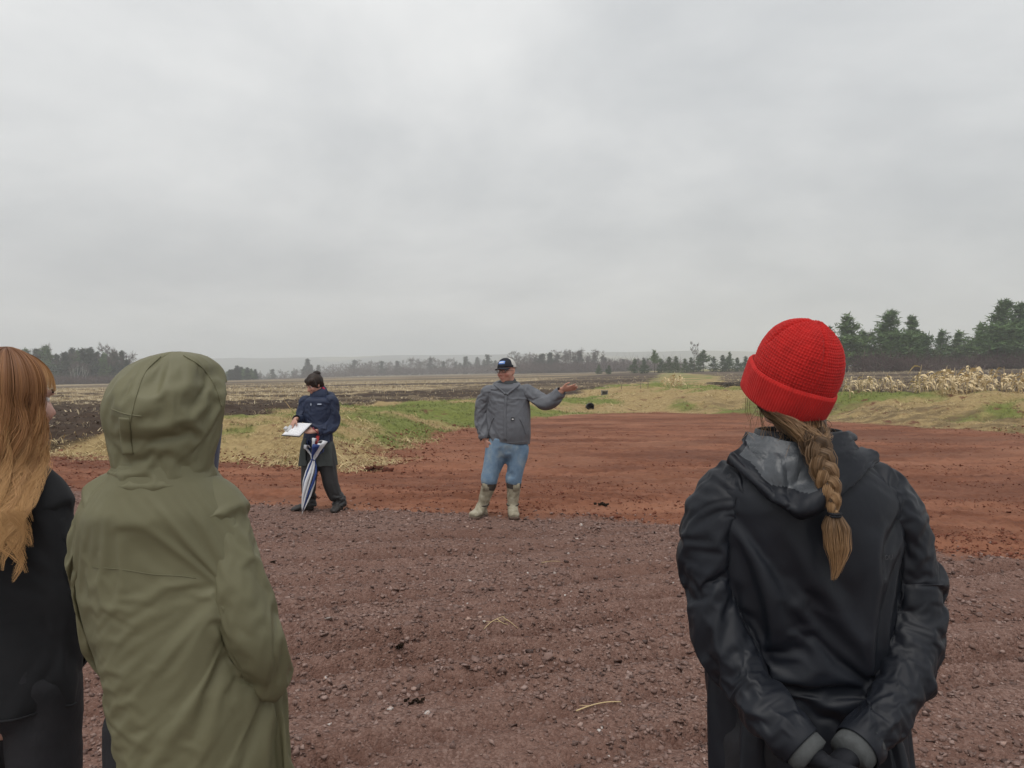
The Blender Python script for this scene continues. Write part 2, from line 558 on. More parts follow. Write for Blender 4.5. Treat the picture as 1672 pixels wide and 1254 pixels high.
# red subsoil
strk = g.noise(g.coord('Object', scale=(0.22, 1.0, 1.0), rot=(0, 0, 0.16)), 1.3, 8, 0.68, 0.8)
c_dirt = g.mix(g.ramp(strk, [(0.40, 0.0), (0.60, 1.0)]), g.ramp(n_mid, [(0.25, (0.102, 0.038, 0.021)), (0.75, (0.192, 0.075, 0.042))]), g.ramp(n_mid, [(0.25, (0.188, 0.073, 0.041)), (0.75, (0.285, 0.124, 0.073))]))
c_dirt = g.mix(g.math('MULTIPLY', g.ramp(g.noise(g.coord('Object', scale=(0.5, 1.0, 1.0), rot=(0, 0, 0.3)), 0.42, 5, 0.6, 0.5), [(0.48, 0.0), (0.66, 1.0)]), 0.55), c_dirt, (0.310, 0.150, 0.092))
c_dirt = g.mix(g.math('MULTIPLY', g.ramp(g.noise(g.coord('Object', loc=(7, 3, 0), scale=(0.4, 1.0, 1.0)), 0.30, 5, 0.6, 0.5), [(0.50, 0.0), (0.64, 1.0)]), 0.6), c_dirt, (0.098, 0.044, 0.031))
c_dirt = g.mix(g.math('MULTIPLY', g.ramp(n_fine, [(0.58, 0.0), (0.75, 1.0)]), 0.35), c_dirt, (0.25, 0.125, 0.088))
# straw mulch and young grass on the banks
n_gr = g.noise(pos, 0.55, 5, 0.6)
c_straw = g.ramp(n_mid, [(0.25, (0.22, 0.155, 0.07)), (0.75, (0.42, 0.315, 0.155))])
c_green = g.ramp(n_mid, [(0.25, (0.105, 0.120, 0.032)), (0.75, (0.20, 0.225, 0.060))])
c_bank = g.mix(g.attr('green'), c_straw, c_green)
c_bank = g.mix(g.math('MULTIPLY', g.attr('bare'), g.ramp(g.noise(g.coord('Object', scale=(0.7, 1.6, 1.0)), 1.4, 6, 0.7), [(0.40, 0.0), (0.58, 0.85)])), c_bank, (0.125, 0.088, 0.048))
c_bank = g.mix(g.ramp(g.noise(pos, 1.7, 5, 0.65), [(0.60, 0.0), (0.68, 1.0)]), c_bank, (0.135, 0.058, 0.036))
# turned dark soil with corn litter on the far part
fld = g.noise(g.coord('Object', scale=(1.0, 2.2, 1.0)), 2.2, 6, 0.7)
c_till = g.ramp(fld, [(0.3, (0.028, 0.018, 0.012)), (0.62, (0.066, 0.043, 0.029)), (0.8, (0.11, 0.076, 0.050))])
litter = g.noise(g.coord('Object', scale=(0.22, 1.1, 1.0)), 1.1, 8, 0.75)
c_stub = g.ramp(litter, [(0.36, (0.065, 0.044, 0.028)), (0.46, (0.22, 0.165, 0.098)), (0.60, (0.42, 0.335, 0.205))])
c_field = g.mix(g.attr('stubble'), c_till, c_stub)
col = g.mix(g.attr('w_dirt'), c_bank, c_dirt)
col = g.mix(g.attr('w_field'), col, c_field)
col = g.mix(g.attr('w_gravel'), col, c_gravel)
g.to(col, gb.inputs['Base Color'])
gb.inputs['Roughness'].default_value = 0.88
gb.inputs['Specular IOR Level'].default_value = 0.14
hgt = g.math('ADD', g.math('MULTIPLY', n_fine, 0.7), g.math('MULTIPLY', n_mid, 1.6))
hgt = g.math('ADD', hgt, g.math('MULTIPLY', vor.outputs['Distance'], g.math('MULTIPLY', g.attr('w_gravel'), -1.1)))
hgt = g.math('ADD', hgt, g.math('MULTIPLY', vor2.outputs['Distance'], g.math('MULTIPLY', g.attr('w_gravel'), -0.9)))
g.to(g.bump(hgt, 0.9, 0.014), gb.inputs['Normal'])
MAT_SOIL = gm

# attributes: where the mulch has sprouted, where stubble is left standing
green = sstep(0.02, 0.30, fbm(gx * 0.28, gy * 0.34, 4, 0.55, 21.0) + 0.22 * sstep(17, 26, gy) * sstep(60, 35, gy) - 0.16 * sstep(5, 9, gx) + 0.28 * sstep(48, 60, gy) - 0.16 * sstep(18.5, 16.0, gy))
stub_line = 30 + 0.16 * (gx + 20) + 5 * fbm(gx * 0.06, gy * 0.06, 2, 0.5, 31.0)
stub = sstep(-3, 10, gy - stub_line)
rows_n = fbm(gx * 0.012, gy * 0.15 + gx * 0.004, 3, 0.6, 41.0)
stub = stub * (0.08 + 0.92 * sstep(-0.16, 0.06, rows_n)) * np.where(_fr, 0.35, 1.0)
stub = np.where((gy > 36) & _fl & (gx > -9 + 0.22 * (gy - 60)), stub * 0.35 * sstep(-0.1, .3, rows_n), stub)

vid = np.arange(gx.size).reshape(gx.shape)
quads = np.stack([vid[:-1, :-1], vid[:-1, 1:], vid[1:, 1:], vid[1:, :-1]], -1).reshape(-1, 4)
qz = zone[:-1, :-1].reshape(-1)
# small islands read better inside their surroundings: far rows are all field
allV = np.stack([gx, gy, gz], -1).reshape(-1, 3)
ATT = {'w_gravel': w_gravel, 'w_dirt': w_dirt, 'w_field': w_field, 'green': green, 'stubble': stub, 'rut': rut_mask(gx, gy), 'bare': bare_slope(gx, gy)}
NAMES = ['gravel_yard', 'dirt_basin', 'grass_bank', 'field_soil']
for k, nm in enumerate(NAMES):
    F = quads[qz == k]
    used = np.unique(F)
    mp = np.full(len(allV), -1); mp[used] = np.arange(len(used))
    me = np_mesh(nm, allV[used], mp[F])
    for an, A in ATT.items():
        at = me.attributes.new(an, 'FLOAT', 'POINT')
        at.data.foreach_set('value', A.reshape(-1)[used].astype(np.float32))
    o = link_mesh(nm, me, MAT_SOIL)
    tag(o, ['reddish crushed rock yard in the foreground', 'bare red earth floor of the shallow basin', 'bank of straw mulch and young grass round the basin', 'dark turned corn field running to the far trees'][k], ['gravel', 'dirt', 'grass', 'field'][k], kind='structure')
# ------------------------------------------------------------------ hills beyond the valley
hx = np.linspace(-3800, 3800, 160); hy = np.linspace(1480, 4200, 60)
HX, HY = np.meshgrid(hx, hy)
ridge = 52 + 16 * fbm(HX / 900, HY / 4000, 4, 0.5, 51.0) + 10 * sstep(-200, 900, HX) - 6 * sstep(-400, -1500, HX)
HZ = -26 + (ridge + 26) * sstep(1500, 2500, HY + 500 * fbm(HX / 700, HY / 700, 3, 0.5, 55.0)) + 5 * fbm(HX / 160, HY / 160, 4, 0.6, 57.0)
hv = np.arange(HX.size).reshape(HX.shape)
hF = np.stack([hv[:-1, :-1], hv[:-1, 1:], hv[1:, 1:], hv[1:, :-1]], -1).reshape(-1, 4)
hm, ht, hb = new_mat('wooded_hill')
g = NG(ht)
p = g.coord('Object')
wood = g.ramp(g.noise(p, 0.02, 6, 0.7), [(0.35, (0.03, 0.04, 0.03)), (0.65, (0.065, 0.06, 0.05))])
pat = g.n('ShaderNodeTexVoronoi', ins={'Vector': g.coord('Object', scale=(1, 0.6, 1)), 'Scale': 0.0042}).outputs['Color']
g.to(g.mix(g.ramp(pat, [(0.70, 0.0), (0.74, 1.0)]), wood, (0.17, 0.155, 0.09)), hb.inputs['Base Color'])
hb.inputs['Roughness'].default_value = 0.9
tag(obj('hills', np.stack([HX, HY, HZ], -1).reshape(-1, 3), hF, hm), 'faint blue wooded hills fading into mist', 'hills', kind='structure')
print('ground', time.time() - T0)
# ------------------------------------------------------------------ trees
MAT_BARK = simple_mat('bark', (0.075, 0.058, 0.047), 0.9, 0.3, 6.0)
MAT_BARE = simple_mat('bare_twigs', (0.105, 0.085, 0.075), 0.9, 0.3, 1.0)
MAT_BRUSH = simple_mat('brush_twigs', (0.095, 0.062, 0.055), 0.9, 0.35, 1.0)
MAT_BIRCH = simple_mat('birch_bark', (0.42, 0.41, 0.38), 0.8, 0.3, 3.0)
def needle_mat(name, lo, hi):
    m, t, b = new_mat(name)
    g = NG(t)
    oi = g.n('ShaderNodeObjectInfo').outputs['Random']
    n = g.noise(g.coord('Object'), 0.9, 4, 0.6)
    f = g.math('ADD', g.math('MULTIPLY', n, 0.8), g.math('MULTIPLY', oi, 0.25))
    g.to(g.ramp(f, [(0.3, lo), (0.75, hi)]), b.inputs['Base Color'])
    b.inputs['Roughness'].default_value = 0.75
    b.inputs['Specular IOR Level'].default_value = 0.2
    return m
MAT_PINE = needle_mat('pine_needles', (0.052, 0.100, 0.036), (0.145, 0.215, 0.078))
MAT_SPRUCE = needle_mat('spruce_needles', (0.022, 0.034, 0.022), (0.052, 0.075, 0.042))
MAT_YOUNG = needle_mat('young_pine_needles', (0.045, 0.075, 0.034), (0.105, 0.150, 0.066))

def tufts(rng, centers, sizes, n_each, up=0.35):
    """leaf clumps: thin triangles that spread from each centre"""
    C = np.repeat(centers, n_each, axis=0)
    S = np.repeat(sizes, n_each)
    m = len(C)
    d = rng.normal(size=(m, 3)); d[:, 2] = np.abs(d[:, 2]) * 0.7 + up * rng.rand(m) - 0.25
    d /= np.linalg.norm(d, axis=1, keepdims=True)
    w = rng.normal(size=(m, 3)); w -= d * (w * d).sum(1, keepdims=True)
    w /= np.linalg.norm(w, axis=1, keepdims=True)
    Ln = (S * (0.6 + 0.8 * rng.rand(m)))[:, None]
    C = C + rng.normal(size=(m, 3)) * (S * 0.35)[:, None]
    A = C - w * Ln * 0.16; B = C + w * Ln * 0.16; T = C + d * Ln
    V = np.stack([A, B, T], 1).reshape(-1, 3)
    return V, np.arange(len(V)).reshape(-1, 3)

def tree_obj(name, trunk, crown, label, cat, group):
    root = empty(name, (0, 0, 0), label, cat, group)
    tv, tf, tm = trunk; cv, cf, cm = crown
    a = bpy.data.meshes.new('trunk'); a.from_pydata([tuple(v) for v in tv], [], tf); a.update()
    link_mesh('trunk', a, tm, root)
    link_mesh('crown', np_mesh('crown', cv, cf), cm, root, smooth=False)
    return root

def make_pine(seed, H, spread, bare_low, n_whorl, dens, mat, irregular=0.35):
    rng = np.random.RandomState(seed)
    mb = MB()
    lean = rng.normal(size=2) * 0.012 * H
    pts = [(lean[0] * t * t, lean[1] * t * t, H * t) for t in np.linspace(0, 1, 7)]
    mb.tube(pts, [0.018 * H * (1 - 0.93 * t) for t in np.linspace(0, 1, 7)], 6)
    cen, siz = [], []
    for k in range(n_whorl):
        t = bare_low + (1 - bare_low) * (k + 0.3 * rng.rand()) / n_whorl
        q_ = (t - bare_low) / (1 - bare_low)
        prof = ((1 - q_) ** 0.8) * min(1.0, 0.6 + 2.2 * q_)
        Lm = spread * H * max(0.06, prof) * max(0.35, 1 + irregular * rng.normal())
        for q in range(rng.randint(5, 8)):
            a = rng.rand() * 2 * PI
            L_ = Lm * (0.65 + 0.6 * rng.rand())
            if L_ < 0.1: continue
            c = np.array([lean[0] * t * t, lean[1] * t * t, H * t])
            dirv = np.array([math.cos(a), math.sin(a), 0.12 + 0.5 * t * rng.rand()])
            tip = c + dirv * L_
            mid = c + dirv * L_ * 0.55 + np.array([0, 0, -0.04 * L_])
            mb.tube([c, mid, tip], [0.012 * H * (1 - t) * 0.35 + 0.01, 0.012, 0.005], 3, cap=False)
            nn = max(2, int(L_ / (0.045 * H) * dens))
            for j in range(nn):
                s = 0.28 + 0.72 * (j + rng.rand()) / nn
                p = c + (tip - c) * s + np.array([rng.normal() * 0.10 * L_, rng.normal() * 0.10 * L_, 0.05 * L_ * rng.normal()])
                cen.append(p); siz.append(0.062 * H * (0.7 + 0.6 * rng.rand()))
    V, F = tufts(rng, np.array(cen), np.array(siz), 10)
    return (mb.arrays()[0], mb.f, MAT_BARK), (V, F, mat)

def make_bare(seed, H, spread, levels=4, bark=None, twig=None):
    rng = np.random.RandomState(seed)
    mb = MB(); tw = []
    def grow(p, d, L_, r, lev):
        q = p + d * L_
        mid = p + d * L_ * 0.5 + rng.normal(size=3) * 0.05 * L_
        mb.tube([p, mid, q], [r, r * 0.8, r * 0.6], 4 if lev < 2 else 3, cap=False)
        if lev >= levels:
            for k in range(5):
                e_ = d + rng.normal(size=3) * 0.55
                tw.append((q - d * L_ * rng.rand() * 0.7, e_ / np.linalg.norm(e_) * L_ * (0.5 + 0.7 * rng.rand())))
            return
        for k in range(rng.randint(2, 5) if lev else 5):
            e_ = d * (1.0 if lev else 0.9) + rng.normal(size=3) * spread
            e_[2] = abs(e_[2]) * 0.8 + 0.25
            e_ /= np.linalg.norm(e_)
            s = 0.45 + 0.55 * rng.rand()
            grow(p + d * L_ * s, e_, L_ * (0.5 + 0.25 * rng.rand()), r * 0.5, lev + 1)
    grow(np.zeros(3), np.array([rng.normal() * 0.03, rng.normal() * 0.03, 1.0]), H * 0.5, H * 0.013, 0)
    b = np.array([t[0] for t in tw]); dv = np.array([t[1] for t in tw])
    w = np.cross(dv, rng.normal(size=dv.shape)); w /= np.linalg.norm(w, axis=1, keepdims=True)
    w *= 0.0055 * H
    V = np.stack([b - w, b + w, b + dv], 1).reshape(-1, 3)
    return (mb.arrays()[0], mb.f, bark or MAT_BARK), (V, np.arange(len(V)).reshape(-1, 3), twig or MAT_BARE)

def make_brush(seed, H, Wd, n):
    rng = np.random.RandomState(seed)
    mb = MB()
    for k in range(9):
        a = rng.rand() * 2 * PI
        mb.tube([(0.2 * rng.normal(), 0.2 * rng.normal(), 0), (math.cos(a) * Wd * 0.3, math.sin(a) * Wd * 0.3, H * 0.5), (math.cos(a) * Wd * 0.5, math.sin(a) * Wd * 0.5, H * (0.7 + 0.3 * rng.rand()))], [0.03, 0.02, 0.008], 3, cap=False)
    b = np.stack([rng.normal(size=n) * Wd * 0.33, rng.normal(size=n) * Wd * 0.33, H * 0.75 * rng.rand(n)], 1)
    dv = rng.normal(size=(n, 3)) * 0.28 * H; dv[:, 2] = np.abs(dv[:, 2]) * 1.4 + 0.1 * H
    w = np.cross(dv, rng.normal(size=dv.shape)); w /= np.linalg.norm(w, axis=1, keepdims=True)
    w *= 0.018
    V = np.stack([b - w, b + w, b + dv], 1).reshape(-1, 3)
    return (mb.arrays()[0], mb.f, MAT_BRUSH), (V, np.arange(len(V)).reshape(-1, 3), MAT_BRUSH)

def copy_tree(o, parent=None):
    c = o.copy()
    COL.objects.link(c)
    c.parent = parent
    for ch in list(o.children):
        copy_tree(ch, c)
    return c
PROTO = {}
def put_tree(kind, px, Y, h, label, cat, group, wide=1.0, seed=0, maker=None, name=None):
    """plant a tree of height h at photo column px and distance Y"""
    x = (px - CX) / FPX * Y
    z = hz(x, Y) - 0.15
    if kind in PROTO:
        o = copy_tree(PROTO[kind])
        if name: o.name = name
    else:
        tr, cr, nm = maker
        o = tree_obj(name or nm, tr, cr, label, cat, group)
        PROTO[kind] = o
    rng = random.Random(int(px * 7 + Y * 13 + seed))
    o.location = (x, Y, z)
    o.scale = (h * wide, h * wide, h)
    o.rotation_euler = (0, 0, rng.random() * 6.28)
    if group and len(label.split()) < 15:
        word = {'pineA': 'broad pine', 'pineB': 'full pine', 'pineC': 'ragged pine', 'spruceA': 'pointed spruce', 'spruceB': 'slim spruce', 'bareA': 'spreading bare tree', 'bareB': 'upright bare tree'}.get(kind)
        if word and ' tree in ' in label:
            label = label.replace(' tree in ', ' %s in ' % word, 1).replace('conifer', word)
    tag(o, label, cat, group)
    return o
# prototypes are modelled one metre tall and scaled
def _unit(mk, *a, **k):
    tr, cr = mk(*a, **k)
    H = a[1]
    return [(np.asarray(tr[0]) / H, tr[1], tr[2]), (np.asarray(cr[0]) / H, cr[1], cr[2])]
MK = {
    'pineA': _unit(make_pine, 11, 13.0, 0.40, 0.03, 20, 1.15, MAT_PINE, 0.22) + ['pine_tree'],
    'pineB': _unit(make_pine, 23, 13.0, 0.42, 0.03, 18, 1.2, MAT_PINE, 0.35) + ['pine_tree'],
    'pineC': _unit(make_pine, 37, 12.0, 0.30, 0.14, 15, 1.1, MAT_PINE, 0.45) + ['pine_tree'],
    'spruceA': _unit(make_pine, 41, 14.0, 0.24, 0.03, 20, 0.9, MAT_SPRUCE, 0.12) + ['spruce_tree'],
    'spruceB': _unit(make_pine, 47, 14.0, 0.28, 0.2, 15, 0.9, MAT_SPRUCE, 0.35) + ['spruce_tree'],
    'bareA': _unit(make_bare, 53, 13.0, 0.42, 4) + ['bare_tree'],
    'bareB': _unit(make_bare, 59, 13.0, 0.35, 4) + ['bare_tree'],
    'birch': _unit(make_bare, 61, 13.0, 0.30, 4, MAT_BIRCH, MAT_BARE) + ['birch_tree'],
    'young': _unit(make_pine, 67, 5.0, 0.42, 0.0, 12, 1.0, MAT_YOUNG, 0.2) + ['young_pine'],
    'flat': _unit(make_pine, 71, 9.0, 0.36, 0.45, 8, 1.2, MAT_PINE, 0.55) + ['crooked_pine'],
    'brush': _unit(make_brush, 73, 2.6, 4.0, 420) + ['brush_thicket'],
}
def plant(kind, *a, **k):
    return put_tree(kind, *a, maker=MK[kind], **k)
# right-hand pines, one by one: (kind, photo column, distance, height, width factor, words)
right = [
    ('pineC', 1383, 150, 11.4, 1.0, 'tall narrow dark pine just right of the red knit cap'),
    ('pineC', 1408, 158, 8.6, 1.0, 'shorter thin pine right of the narrow pine by the red cap'),
    ('pineA', 1455, 150, 12.0, 1.05, 'broad full dark green pine standing alone at the tree line'),
    ('pineB', 1487, 156, 11.2, 0.85, 'pine with sloping crown joined to the broad pine on its right'),
    ('pineC', 1506, 160, 8.0, 1.0, 'small pine in the dip right of the double pine'),
    ('pineC', 1538, 165, 8.6, 0.95, 'thin pine before the bare wood near the middle of the right tree line'),
    ('pineC', 1566, 165, 8.3, 1.1, 'ragged open pine right of the thin pine in the bare wood'),
    ('pineB', 1600, 160, 9.6, 0.8, 'slim pine left of the tallest pine at the right edge'),
    ('pineA', 1640, 148, 13.4, 1.0, 'tallest dark pine rising near the right edge of the photo'),
    ('pineB', 1664, 152, 13.0, 0.95, 'heavy pine cut off by the right edge of the photo'),
    ('pineA', 1740, 150, 13.0, 1.0, 'dark pine past the tallest pines on the far right'),
    ('pineB', 1350, 156, 9.4, 0.9, 'dark pine mostly hidden behind the red knit cap'),
    ('pineA', 1290, 160, 8.5, 0.9, 'low pine hidden behind the middle of the red knit cap'),
]
for k, px, Y, h, wd, lb in right:
    plant(k, px, Y, h, lb, 'pine', 'pines along the right tree line', wide=wd * 1.18)
rr = random.Random(5)
for i in range(17):
    px = 1395 + i * 20 + rr.uniform(-9, 9)
    plant('brush', px, rr.uniform(138, 149), rr.uniform(2.4, 3.9), 'leafless purple brown thicket at the foot of the right hand pines', 'thicket', 'brown thickets under the pines', wide=1.5, name='brush_thicket')
for i in range(13):
    px = 1378 + i * 25 + rr.uniform(-10, 10)
    plant(rr.choice(['bareA', 'bareB']), px, rr.uniform(164, 178), rr.uniform(5.2, 8.0), 'grey leafless tree in the wood behind the right hand pines', 'bare tree', 'leafless trees behind the pines', name='bare_tree')
# the misty wood at the left edge
for i in range(84):
    px = -70 + i * 3.35 + rr.uniform(-4, 4)
    Y = rr.uniform(292, 330)
    hh = rr.uniform(9.5, 15.2) * (1.0 if px < 190 else 0.88)
    k = rr.choice(['spruceB', 'spruceA', 'pineC', 'spruceA', 'bareA'])
    plant(k, px, Y, hh, 'misty tree in the dense wood at the left edge of the field', 'tree', 'dense wood at the left', wide=1.0)
for px, hh in ((122, 8.6), (127, 9.2), (135, 8.8), (116, 7.5), (140, 7.0)):
    plant('birch', px, 286, hh, 'pale thin trunk at the edge of the left wood', 'birch', 'pale trunks before the left wood', wide=0.7)
# copse right of the green hood
for i in range(20):
    px = 338 + i * 4.2 + rr.uniform(-3, 3)
    plant(rr.choice(['spruceA', 'spruceA', 'pineC']), px, rr.uniform(395, 420), rr.uniform(6.2, 8.3) * (1 - 0.3 * abs(i - 11) / 11), 'low misty conifer in the copse right of the green hood', 'conifer', 'copse right of the green hood', wide=1.6)
# far hazy line across the middle
for i in range(74):
    px = 385 + i * 6.0 + rr.uniform(-5, 5)
    Y = rr.uniform(600, 720)
    con = rr.random() < (0.75 if 735 < px < 830 or 495 < px < 512 else 0.22)
    hh = rr.uniform(9, 14) if not con else rr.uniform(10, 15.5)
    plant(rr.choice(['spruceA', 'spruceB']) if con else rr.choice(['bareA', 'bareB']), px, Y, hh, 'very faint tree in the far misty line across the middle', 'tree', 'far misty tree line', wide=1.25)
for px, hh in ((502, 17.5), (497, 12), (508, 12.5)):
    plant('spruceA', px, 600, hh, 'tall faint spruce standing above the far line behind the woman', 'spruce', 'faint spruces behind the woman', wide=1.1)
# darker line right of the man
for i in range(54):
    px = 836 + i * 4.4 + rr.uniform(-4, 4)
    Y = rr.uniform(430, 500)
    con = rr.random() < 0.42
    base = 12.5 if px < 985 else 8.0
    plant(rr.choice(['spruceA', 'spruceB']) if con else rr.choice(['bareA', 'bareB']), px, Y, base * rr.uniform(0.75, 1.12), 'hazy tree in the line right of the pointing man', 'tree', 'hazy line right of the man', wide=1.25)
# leafless scrub that closes the foot of the misty lines
for i in range(46):
    px = 420 + i * 9.0 + rr.uniform(-4, 4)
    plant('brush', px, rr.uniform(585, 640), rr.uniform(4.5, 7.5), 'faint leafless scrub at the foot of the far misty tree line', 'scrub', 'scrub under the far tree line', wide=2.0, name='scrub')
for i in range(42):
    px = 838 + i * 6.6 + rr.uniform(-3, 3)
    plant('brush', px, rr.uniform(415, 450), rr.uniform(4.0, 7.0), 'hazy leafless scrub below the trees right of the pointing man', 'scrub', 'scrub right of the man', wide=1.9, name='scrub')
for i in range(26):
    px = 70 + i * 6.0 + rr.uniform(-3, 3)
    plant('brush', px, rr.uniform(280, 292), rr.uniform(2.0, 3.8), 'low grey scrub along the foot of the left wood', 'scrub', 'scrub along the left wood', wide=2.0, name='scrub')
# young pines and loners left of the red cap
for px, h in ((1036, 5.2), (1052, 4.6), (1080, 4.8), (1092, 5.4), (1103, 5.6), (1118, 4.6), (1128, 5.0), (1140, 6.0), (1165, 5.0), (1180, 5.6), (1190, 5.2), (1204, 4.6), (1217, 5.0), (1230, 5.5), (978, 3.4), (994, 3.0)):
    plant('young', px, 245 + rr.uniform(-12, 12), h, 'bushy young pine in the row left of the red knit cap', 'young pine', 'young pines left of the red cap', wide=1.15)
plant('flat', 1069, 240, 7.4, 'small crooked pine with open top left of the dead tree', 'pine', 'loners left of the red cap', wide=0.9)
plant('flat', 1148, 238, 7.0, 'layered dark pine next to the tall dead tree', 'pine', 'loners left of the red cap', wide=1.25, seed=3)
plant('flat', 1191, 255, 6.6, 'small round topped pine close to the red knit cap', 'pine', 'loners left of the red cap', wide=0.7, seed=9)
plant('bareB', 1133, 236, 9.2, 'tall dead leafless tree standing above the young pines', 'dead tree', 'loners left of the red cap', wide=0.55, name='dead_tree')
print('trees', time.time() - T0, len(bpy.data.objects))
# ------------------------------------------------------------------ loose cover: stones, straw, grass, stubble
def scatter(name, protos, X, Yc, Z, S, rotz, tilt, mat, label, cat, seed=0, tint=None, squash=None):
    """one mesh of many small pieces; protos is a list of (V, F) with equal face sizes"""
    rng = np.random.RandomState(seed)
    pick = rng.randint(0, len(protos), len(X))
    Vs, Fs, Ts, n0 = [], [], [], 0
    for k, (pv, pf) in enumerate(protos):
        i = np.nonzero(pick == k)[0]
        if not len(i): continue
        pv = np.asarray(pv, dtype=float); pf = np.asarray(pf)
        v = pv[None] * S[i][:, None, None]
        if squash is not None: v = v * squash[i][:, None, :]
        ct, st = np.cos(tilt[i])[:, None], np.sin(tilt[i])[:, None]
        y = v[..., 1] * ct - v[..., 2] * st; z = v[..., 1] * st + v[..., 2] * ct; x = v[..., 0]
        c, s = np.cos(rotz[i])[:, None], np.sin(rotz[i])[:, None]
        v = np.stack([x * c - y * s + X[i][:, None], x * s + y * c + Yc[i][:, None], z + Z[i][:, None]], -1)
        f = pf[None] + (np.arange(len(i)) * len(pv))[:, None, None] + n0
        Vs.append(v.reshape(-1, 3)); Fs.append(f.reshape(-1, pf.shape[1]))
        t = (rng.rand(len(i)) if tint is None else tint[i])
        Ts.append(np.repeat(t, len(pv)))
        n0 += len(i) * len(pv)
    me = np_mesh(name, np.concatenate(Vs), Fs)
    at = me.attributes.new('tint', 'FLOAT', 'POINT')
    at.data.foreach_set('value', np.concatenate(Ts).astype(np.float32))
    o = link_mesh(name, me, mat, None, smooth=False)
    return tag(o, label, cat, kind='stuff')

def tint_mat(name, stops, rough=0.7, spec=0.35, bump=0.0, bscale=60):
    m, t, b = new_mat(name)
    g = NG(t)
    p = g.coord('Object')
    f = g.math('ADD', g.attr('tint'), g.math('MULTIPLY', g.math('SUBTRACT', g.noise(p, bscale, 3), 0.5), 0.35))
    g.to(g.ramp(f, stops), b.inputs['Base Color'])
    b.inputs['Roughness'].default_value = rough
    b.inputs['Specular IOR Level'].default_value = spec
    if bump: g.to(g.bump(g.noise(p, bscale * 4, 3), bump, 0.003), b.inputs['Normal'])
    return m
MAT_STONE = tint_mat('crushed_rock', [(0.0, (0.070, 0.041, 0.034)), (0.3, (0.150, 0.089, 0.072)), (0.6, (0.235, 0.150, 0.125)), (0.85, (0.33, 0.232, 0.200)), (0.97, (0.38, 0.24, 0.185)), (1.0, (0.52, 0.47, 0.44))], 0.65, 0.3, 0.4)
MAT_CLOD = tint_mat('red_clods', [(0.0, (0.090, 0.030, 0.019)), (0.5, (0.185, 0.066, 0.040)), (1.0, (0.30, 0.125, 0.080))], 0.9, 0.12, 0.6)
MAT_STRAW = tint_mat('straw', [(0.0, (0.26, 0.175, 0.075)), (0.5, (0.44, 0.325, 0.155)), (1.0, (0.64, 0.52, 0.29))], 0.7, 0.3)
MAT_GRASS = tint_mat('young_grass', [(0.0, (0.080, 0.105, 0.024)), (0.5, (0.150, 0.185, 0.042)), (1.0, (0.25, 0.275, 0.085))], 0.65, 0.3)
MAT_STUB = tint_mat('corn_litter', [(0.0, (0.24, 0.175, 0.10)), (0.5, (0.48, 0.385, 0.24)), (1.0, (0.70, 0.60, 0.42))], 0.75, 0.25)
MAT_DCLOD = tint_mat('dark_clods', [(0.0, (0.016, 0.010, 0.006)), (0.6, (0.040, 0.026, 0.017)), (1.0, (0.080, 0.054, 0.036))], 0.95, 0.06)

rg = np.random.RandomState(3)
def stone_proto(seed):
    r = np.random.RandomState(seed)
    V = np.array([(x, y, z) for x in (-1, 1) for y in (-1, 1) for z in (-1, 1)], dtype=float) * 0.5
    V = V * (1 + 0.35 * r.randn(8, 1)) + r.randn(8, 3) * 0.13
    V[:, 2] *= 0.6
    return V, [(0, 1, 3, 2), (4, 6, 7, 5), (0, 4, 5, 1), (2, 3, 7, 6), (0, 2, 6, 4), (1, 5, 7, 3)]
STONES = [stone_proto(i) for i in range(14)]
def sample(n, y0, y1, xs=0.78, pw=1.0):
    """random points, thinning out with distance as the eye can no longer tell them apart"""
    u = rg.rand(n)
    a, b = y0, y1
    Yv = (a ** (1 - pw) + u * (b ** (1 - pw) - a ** (1 - pw))) ** (1 / (1 - pw)) if pw != 1 else a * (b / a) ** u
    X = (rg.rand(n) * 2 - 1) * xs * (Yv + 1.0)
    return X, Yv
# crushed rock
X, Yv = sample(90000, 1.6, 11.5, 0.80, 0.55)
k = (edge_y(X) - Yv + 0.34 * fbm(X * 1.1, Yv * 1.3, 4, 0.6)) > -0.9 * rg.rand(len(X)) ** 5
X, Yv = X[k], Yv[k]
dn = fbm(X * 0.9, Yv * 1.8, 3, 0.6, 71.0)
k = rg.rand(len(X)) < (0.66 + 0.9 * dn) * (1 - 0.75 * rut_mask(X, Yv))
X, Yv = X[k], Yv[k]
S = 0.0045 + 0.017 * rg.rand(len(X)) ** 4.5 + 0.0011 * Yv
S = np.where(rg.rand(len(X)) < 0.004, S * 2.0, S)
Z = height(X, Yv) + 0.12 * S
tn = np.clip(0.46 + 0.18 * rg.randn(len(X)), 0, 0.93); tn = np.where(rg.rand(len(X)) < 0.005, 1.0, tn)
scatter('gravel', STONES, X, Yv, Z, S, rg.rand(len(X)) * 6.28, rg.randn(len(X)) * 0.35, MAT_STONE, 'loose reddish stones strewn over the yard', 'gravel', 1, tn)
